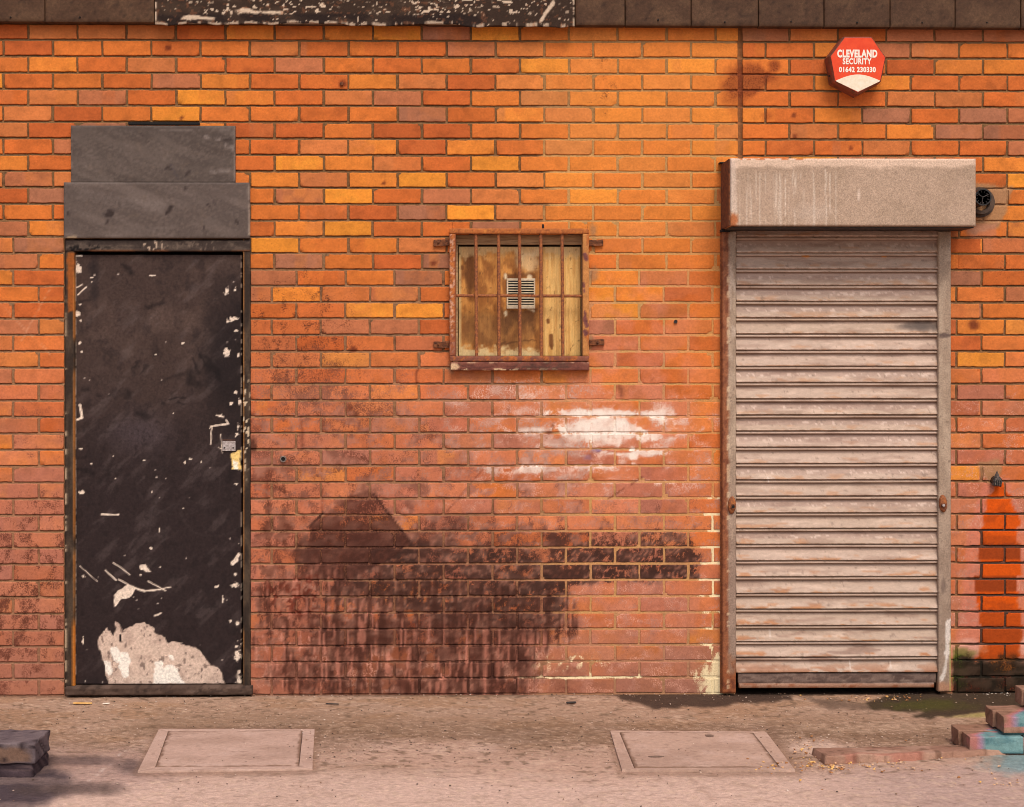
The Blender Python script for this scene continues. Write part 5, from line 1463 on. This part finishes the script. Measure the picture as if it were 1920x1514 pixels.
exf = lambda y_, z_: np.where(z_ < .073, e1 + .03, np.where(z_ < .150, e2 + .03, e3 + .01)) + 0.9 * np.clip(y_ - (yF + .04), 0, 1) + np.where((z_ > .068) & (z_ < .1), .06, 0)
o = bm_obj('lowest_course', courseset(e1, yF, yB, 0, 5, 1300), M_STUB, st, True, teal_paint(exf))
o = bm_obj('middle_course', courseset(e2, yF2, yF2 + .2, .075, 5, 1340), M_STUB, st, True, teal_paint(exf))
o = bm_obj('upper_course', courseset(e3, yF2 + .06, yF2 + .235, .150, 4, 1380), M_STUB, st, True, teal_paint(exf))

# kerb remnant: a worn row of bricks almost flush with the paving
def kerb_paint(co):
    x_, y_, z_ = co.T.astype(float)
    n = fbm(x_ * 9, y_ * 12, 4, 1401); c = const(len(x_), (158, 118, 98)); c = mix(c, (186, 150, 128), ss(.4, .65, n) * .7)
    c = mix(c, (108, 78, 62), ss(.6, .72, fbm(x_ * 26, y_ * 26, 3, 1402)) * .6)
    fl = k0[1] + (y1k - k0[1]) * (x_ - k0[0]) / (k1[0] + .12 - k0[0])
    front = ss(.035, .015, y_ - fl)
    c = mix(c, (176, 98, 82), front * ss(.50, .62, fbm(x_ * 6, y_ * 6, 3, 1403)) * .4)
    return c
k0 = G(1546, 1434); k1 = G(1830, 1414); kb0 = G(1521, 1404, .02); kb1 = G(1830, 1388, .02)
y1k = k1[1]
bm = bmesh.new(); NS, NT = 120, 26
grid = [[None] * (NT + 3) for _ in range(NS + 1)]
for i in range(NS + 1):
    s = i / NS
    f0 = Vector((k0[0] + (k1[0] + .12 - k0[0]) * s, k0[1] + (k1[1] - k0[1]) * s)); b0 = Vector((kb0[0] + (kb1[0] + .12 - kb0[0]) * s, kb0[1] + (kb1[1] - kb0[1]) * s))
    wv = (fbm(np.array([s * 9.]), np.array([1.]), 3, 1410)[0] - .5) * .05
    for j in range(NT + 3):
        t = min(max((j - 1) / NT, 0), 1)
        p = f0.lerp(b0, t); 
        hz = .030 * (1 - .45 * s) + (fbm(np.array([p.x * 10]), np.array([p.y * 10]), 4, 1411)[0] - .5) * .012
        hz *= (1 - .75 * float(ss(.3, 1.0, np.array([t + wv * 4]))[0]) * (.4 + .6 * s))
        if i == 0 or i == NS or j == 0 or j == NT + 2: hz = -.02
        if j <= 1: p.y += wv * .35
        if j == 1: hz *= .8
        if j == 0: p.y -= .004
        grid[i][j] = bm.verts.new((p.x + (0 if i else .0), p.y, hz))
for i in range(NS):
    for j in range(NT + 2): bm.faces.new((grid[i][j], grid[i + 1][j], grid[i + 1][j + 1], grid[i][j + 1]))
o = bm_obj('kerb_remnant', bm, M_STUB, None, True, kerb_paint)
tag(o, 'worn low strip of old brick kerb leading away from the teal sprayed brick stub', 'kerb')

# ------------------------------------------------------------------ loose grit, crumbs and litter
def scatter(name, label, spots, mats, seed, smin, smax, flatness=.5):
    r = random.Random(seed); bm = bmesh.new(); mi = []
    for (cx_, cy2, rx, ry, n) in spots:
        for _ in range(n):
            px = r.gauss(cx_, rx * .5); py = min(max(r.gauss(cy2, ry * .5), 1300), 1560)
            x_, y_ = G(px, py)
            if y_ > -.008: y_ = -.01 - r.random() * .02
            s = smin + (smax - smin) * r.random() ** 2.2
            m = Matrix.Translation((x_, y_, s * .25)) @ Matrix.Rotation(r.random() * 6.3, 4, 'Z') @ Matrix.Rotation(r.uniform(-.5, .5), 4, 'X') @ Matrix.Diagonal((s, s * r.uniform(.5, 1), s * flatness, 1))
            res = bmesh.ops.create_icosphere(bm, subdivisions=1, radius=.5, matrix=m)
            k = r.randrange(len(mats))
            for v_ in res['verts']:
                v_.co += Vector((r.uniform(-1, 1), r.uniform(-1, 1), r.uniform(-1, 1))) * s * .13
            for f in {f for v_ in res['verts'] for f in v_.link_faces}: f.material_index = k
    me = bpy.data.meshes.new(name); bm.to_mesh(me); bm.free()
    for m in mats: me.materials.append(m)
    o = bpy.data.objects.new(name, me); C.objects.link(o)
    tag(o, label, 'debris', kind='stuff'); return o
mg = [mottled('grit_brown', (120, 90, 68), (160, 124, 98), 80), mottled('grit_pale', (200, 168, 146), (228, 200, 178), 80), mottled('grit_dark', (66, 50, 42), (96, 74, 60), 80)]
scatter('grit', 'fine brown and pale grit strewn over the paving', [(960, 1340, 1500, 40, 900), (900, 1390, 700, 50, 900), (700, 1400, 160, 40, 250), (960, 1470, 1400, 60, 500), (960, 1306, 1300, 8, 500), (1640, 1390, 250, 40, 300)], mg, 3, .002, .009)
mc = [mottled('crumb_yellow', (226, 164, 84), (244, 196, 122), 60), mottled('crumb_tan', (214, 160, 116), (236, 196, 156), 60), mottled('crumb_brown', (150, 96, 54), (190, 128, 74), 60)]
scatter('leaf_crumbs', 'yellow leaf crumbs and mortar crumbs gathered round the worn kerb', [(1590, 1435, 120, 14, 160), (1510, 1412, 50, 36, 70), (1560, 1440, 40, 8, 60), (1640, 1310, 110, 8, 60), (1900, 1470, 60, 20, 25), (1700, 1420, 240, 60, 30), (1440, 1436, 60, 12, 35)], mc, 4, .003, .016, .4)
mw = [mottled('paint_flake', (244, 226, 204), (252, 240, 224), 60)]
scatter('paint_flakes', 'tiny white paint flakes scattered on the ground', [(220, 1320, 160, 10, 22), (800, 1400, 1300, 100, 40), (1880, 1302, 50, 4, 30)], mw, 6, .003, .009, .3)
def chip(name, label, cat, px, py, lx, wy, hz, rot, mat):
    x_, y_ = G(px, py); bm = bmesh.new(); bm_box(bm, -lx / 2, lx / 2, -wy / 2, wy / 2, 0, hz, hz * .3, 1)
    for v_ in bm.verts: v_.co.y += .25 * wy * math.sin(v_.co.x * 60); v_.co.y *= 1 - .6 * max(0, v_.co.x / lx)
    o = bm_obj(name, bm, mat); o.location = (x_, y_, .002); o.rotation_euler = (0, 0, rot); tag(o, label, cat); return o
chip('wood_splinter', 'pale splinter of wood lying below the black door', 'splinter', 155, 1321, .085, .016, .006, -.12, mc[0])
chip('paint_flake', 'white curl of paint lying right of the wood splinter', 'paint flake', 199, 1321, .03, .014, .004, .1, mw[0])
chip('twig', 'thin dark twig on the paving below the wall stain', 'twig', 623, 1322, .06, .006, .005, -.2, M_DARKMETAL)
chip('stick', 'short dark stick lying left of the damp patch', 'stick', 1071, 1320, .045, .012, .008, 0, M_DARKMETAL)
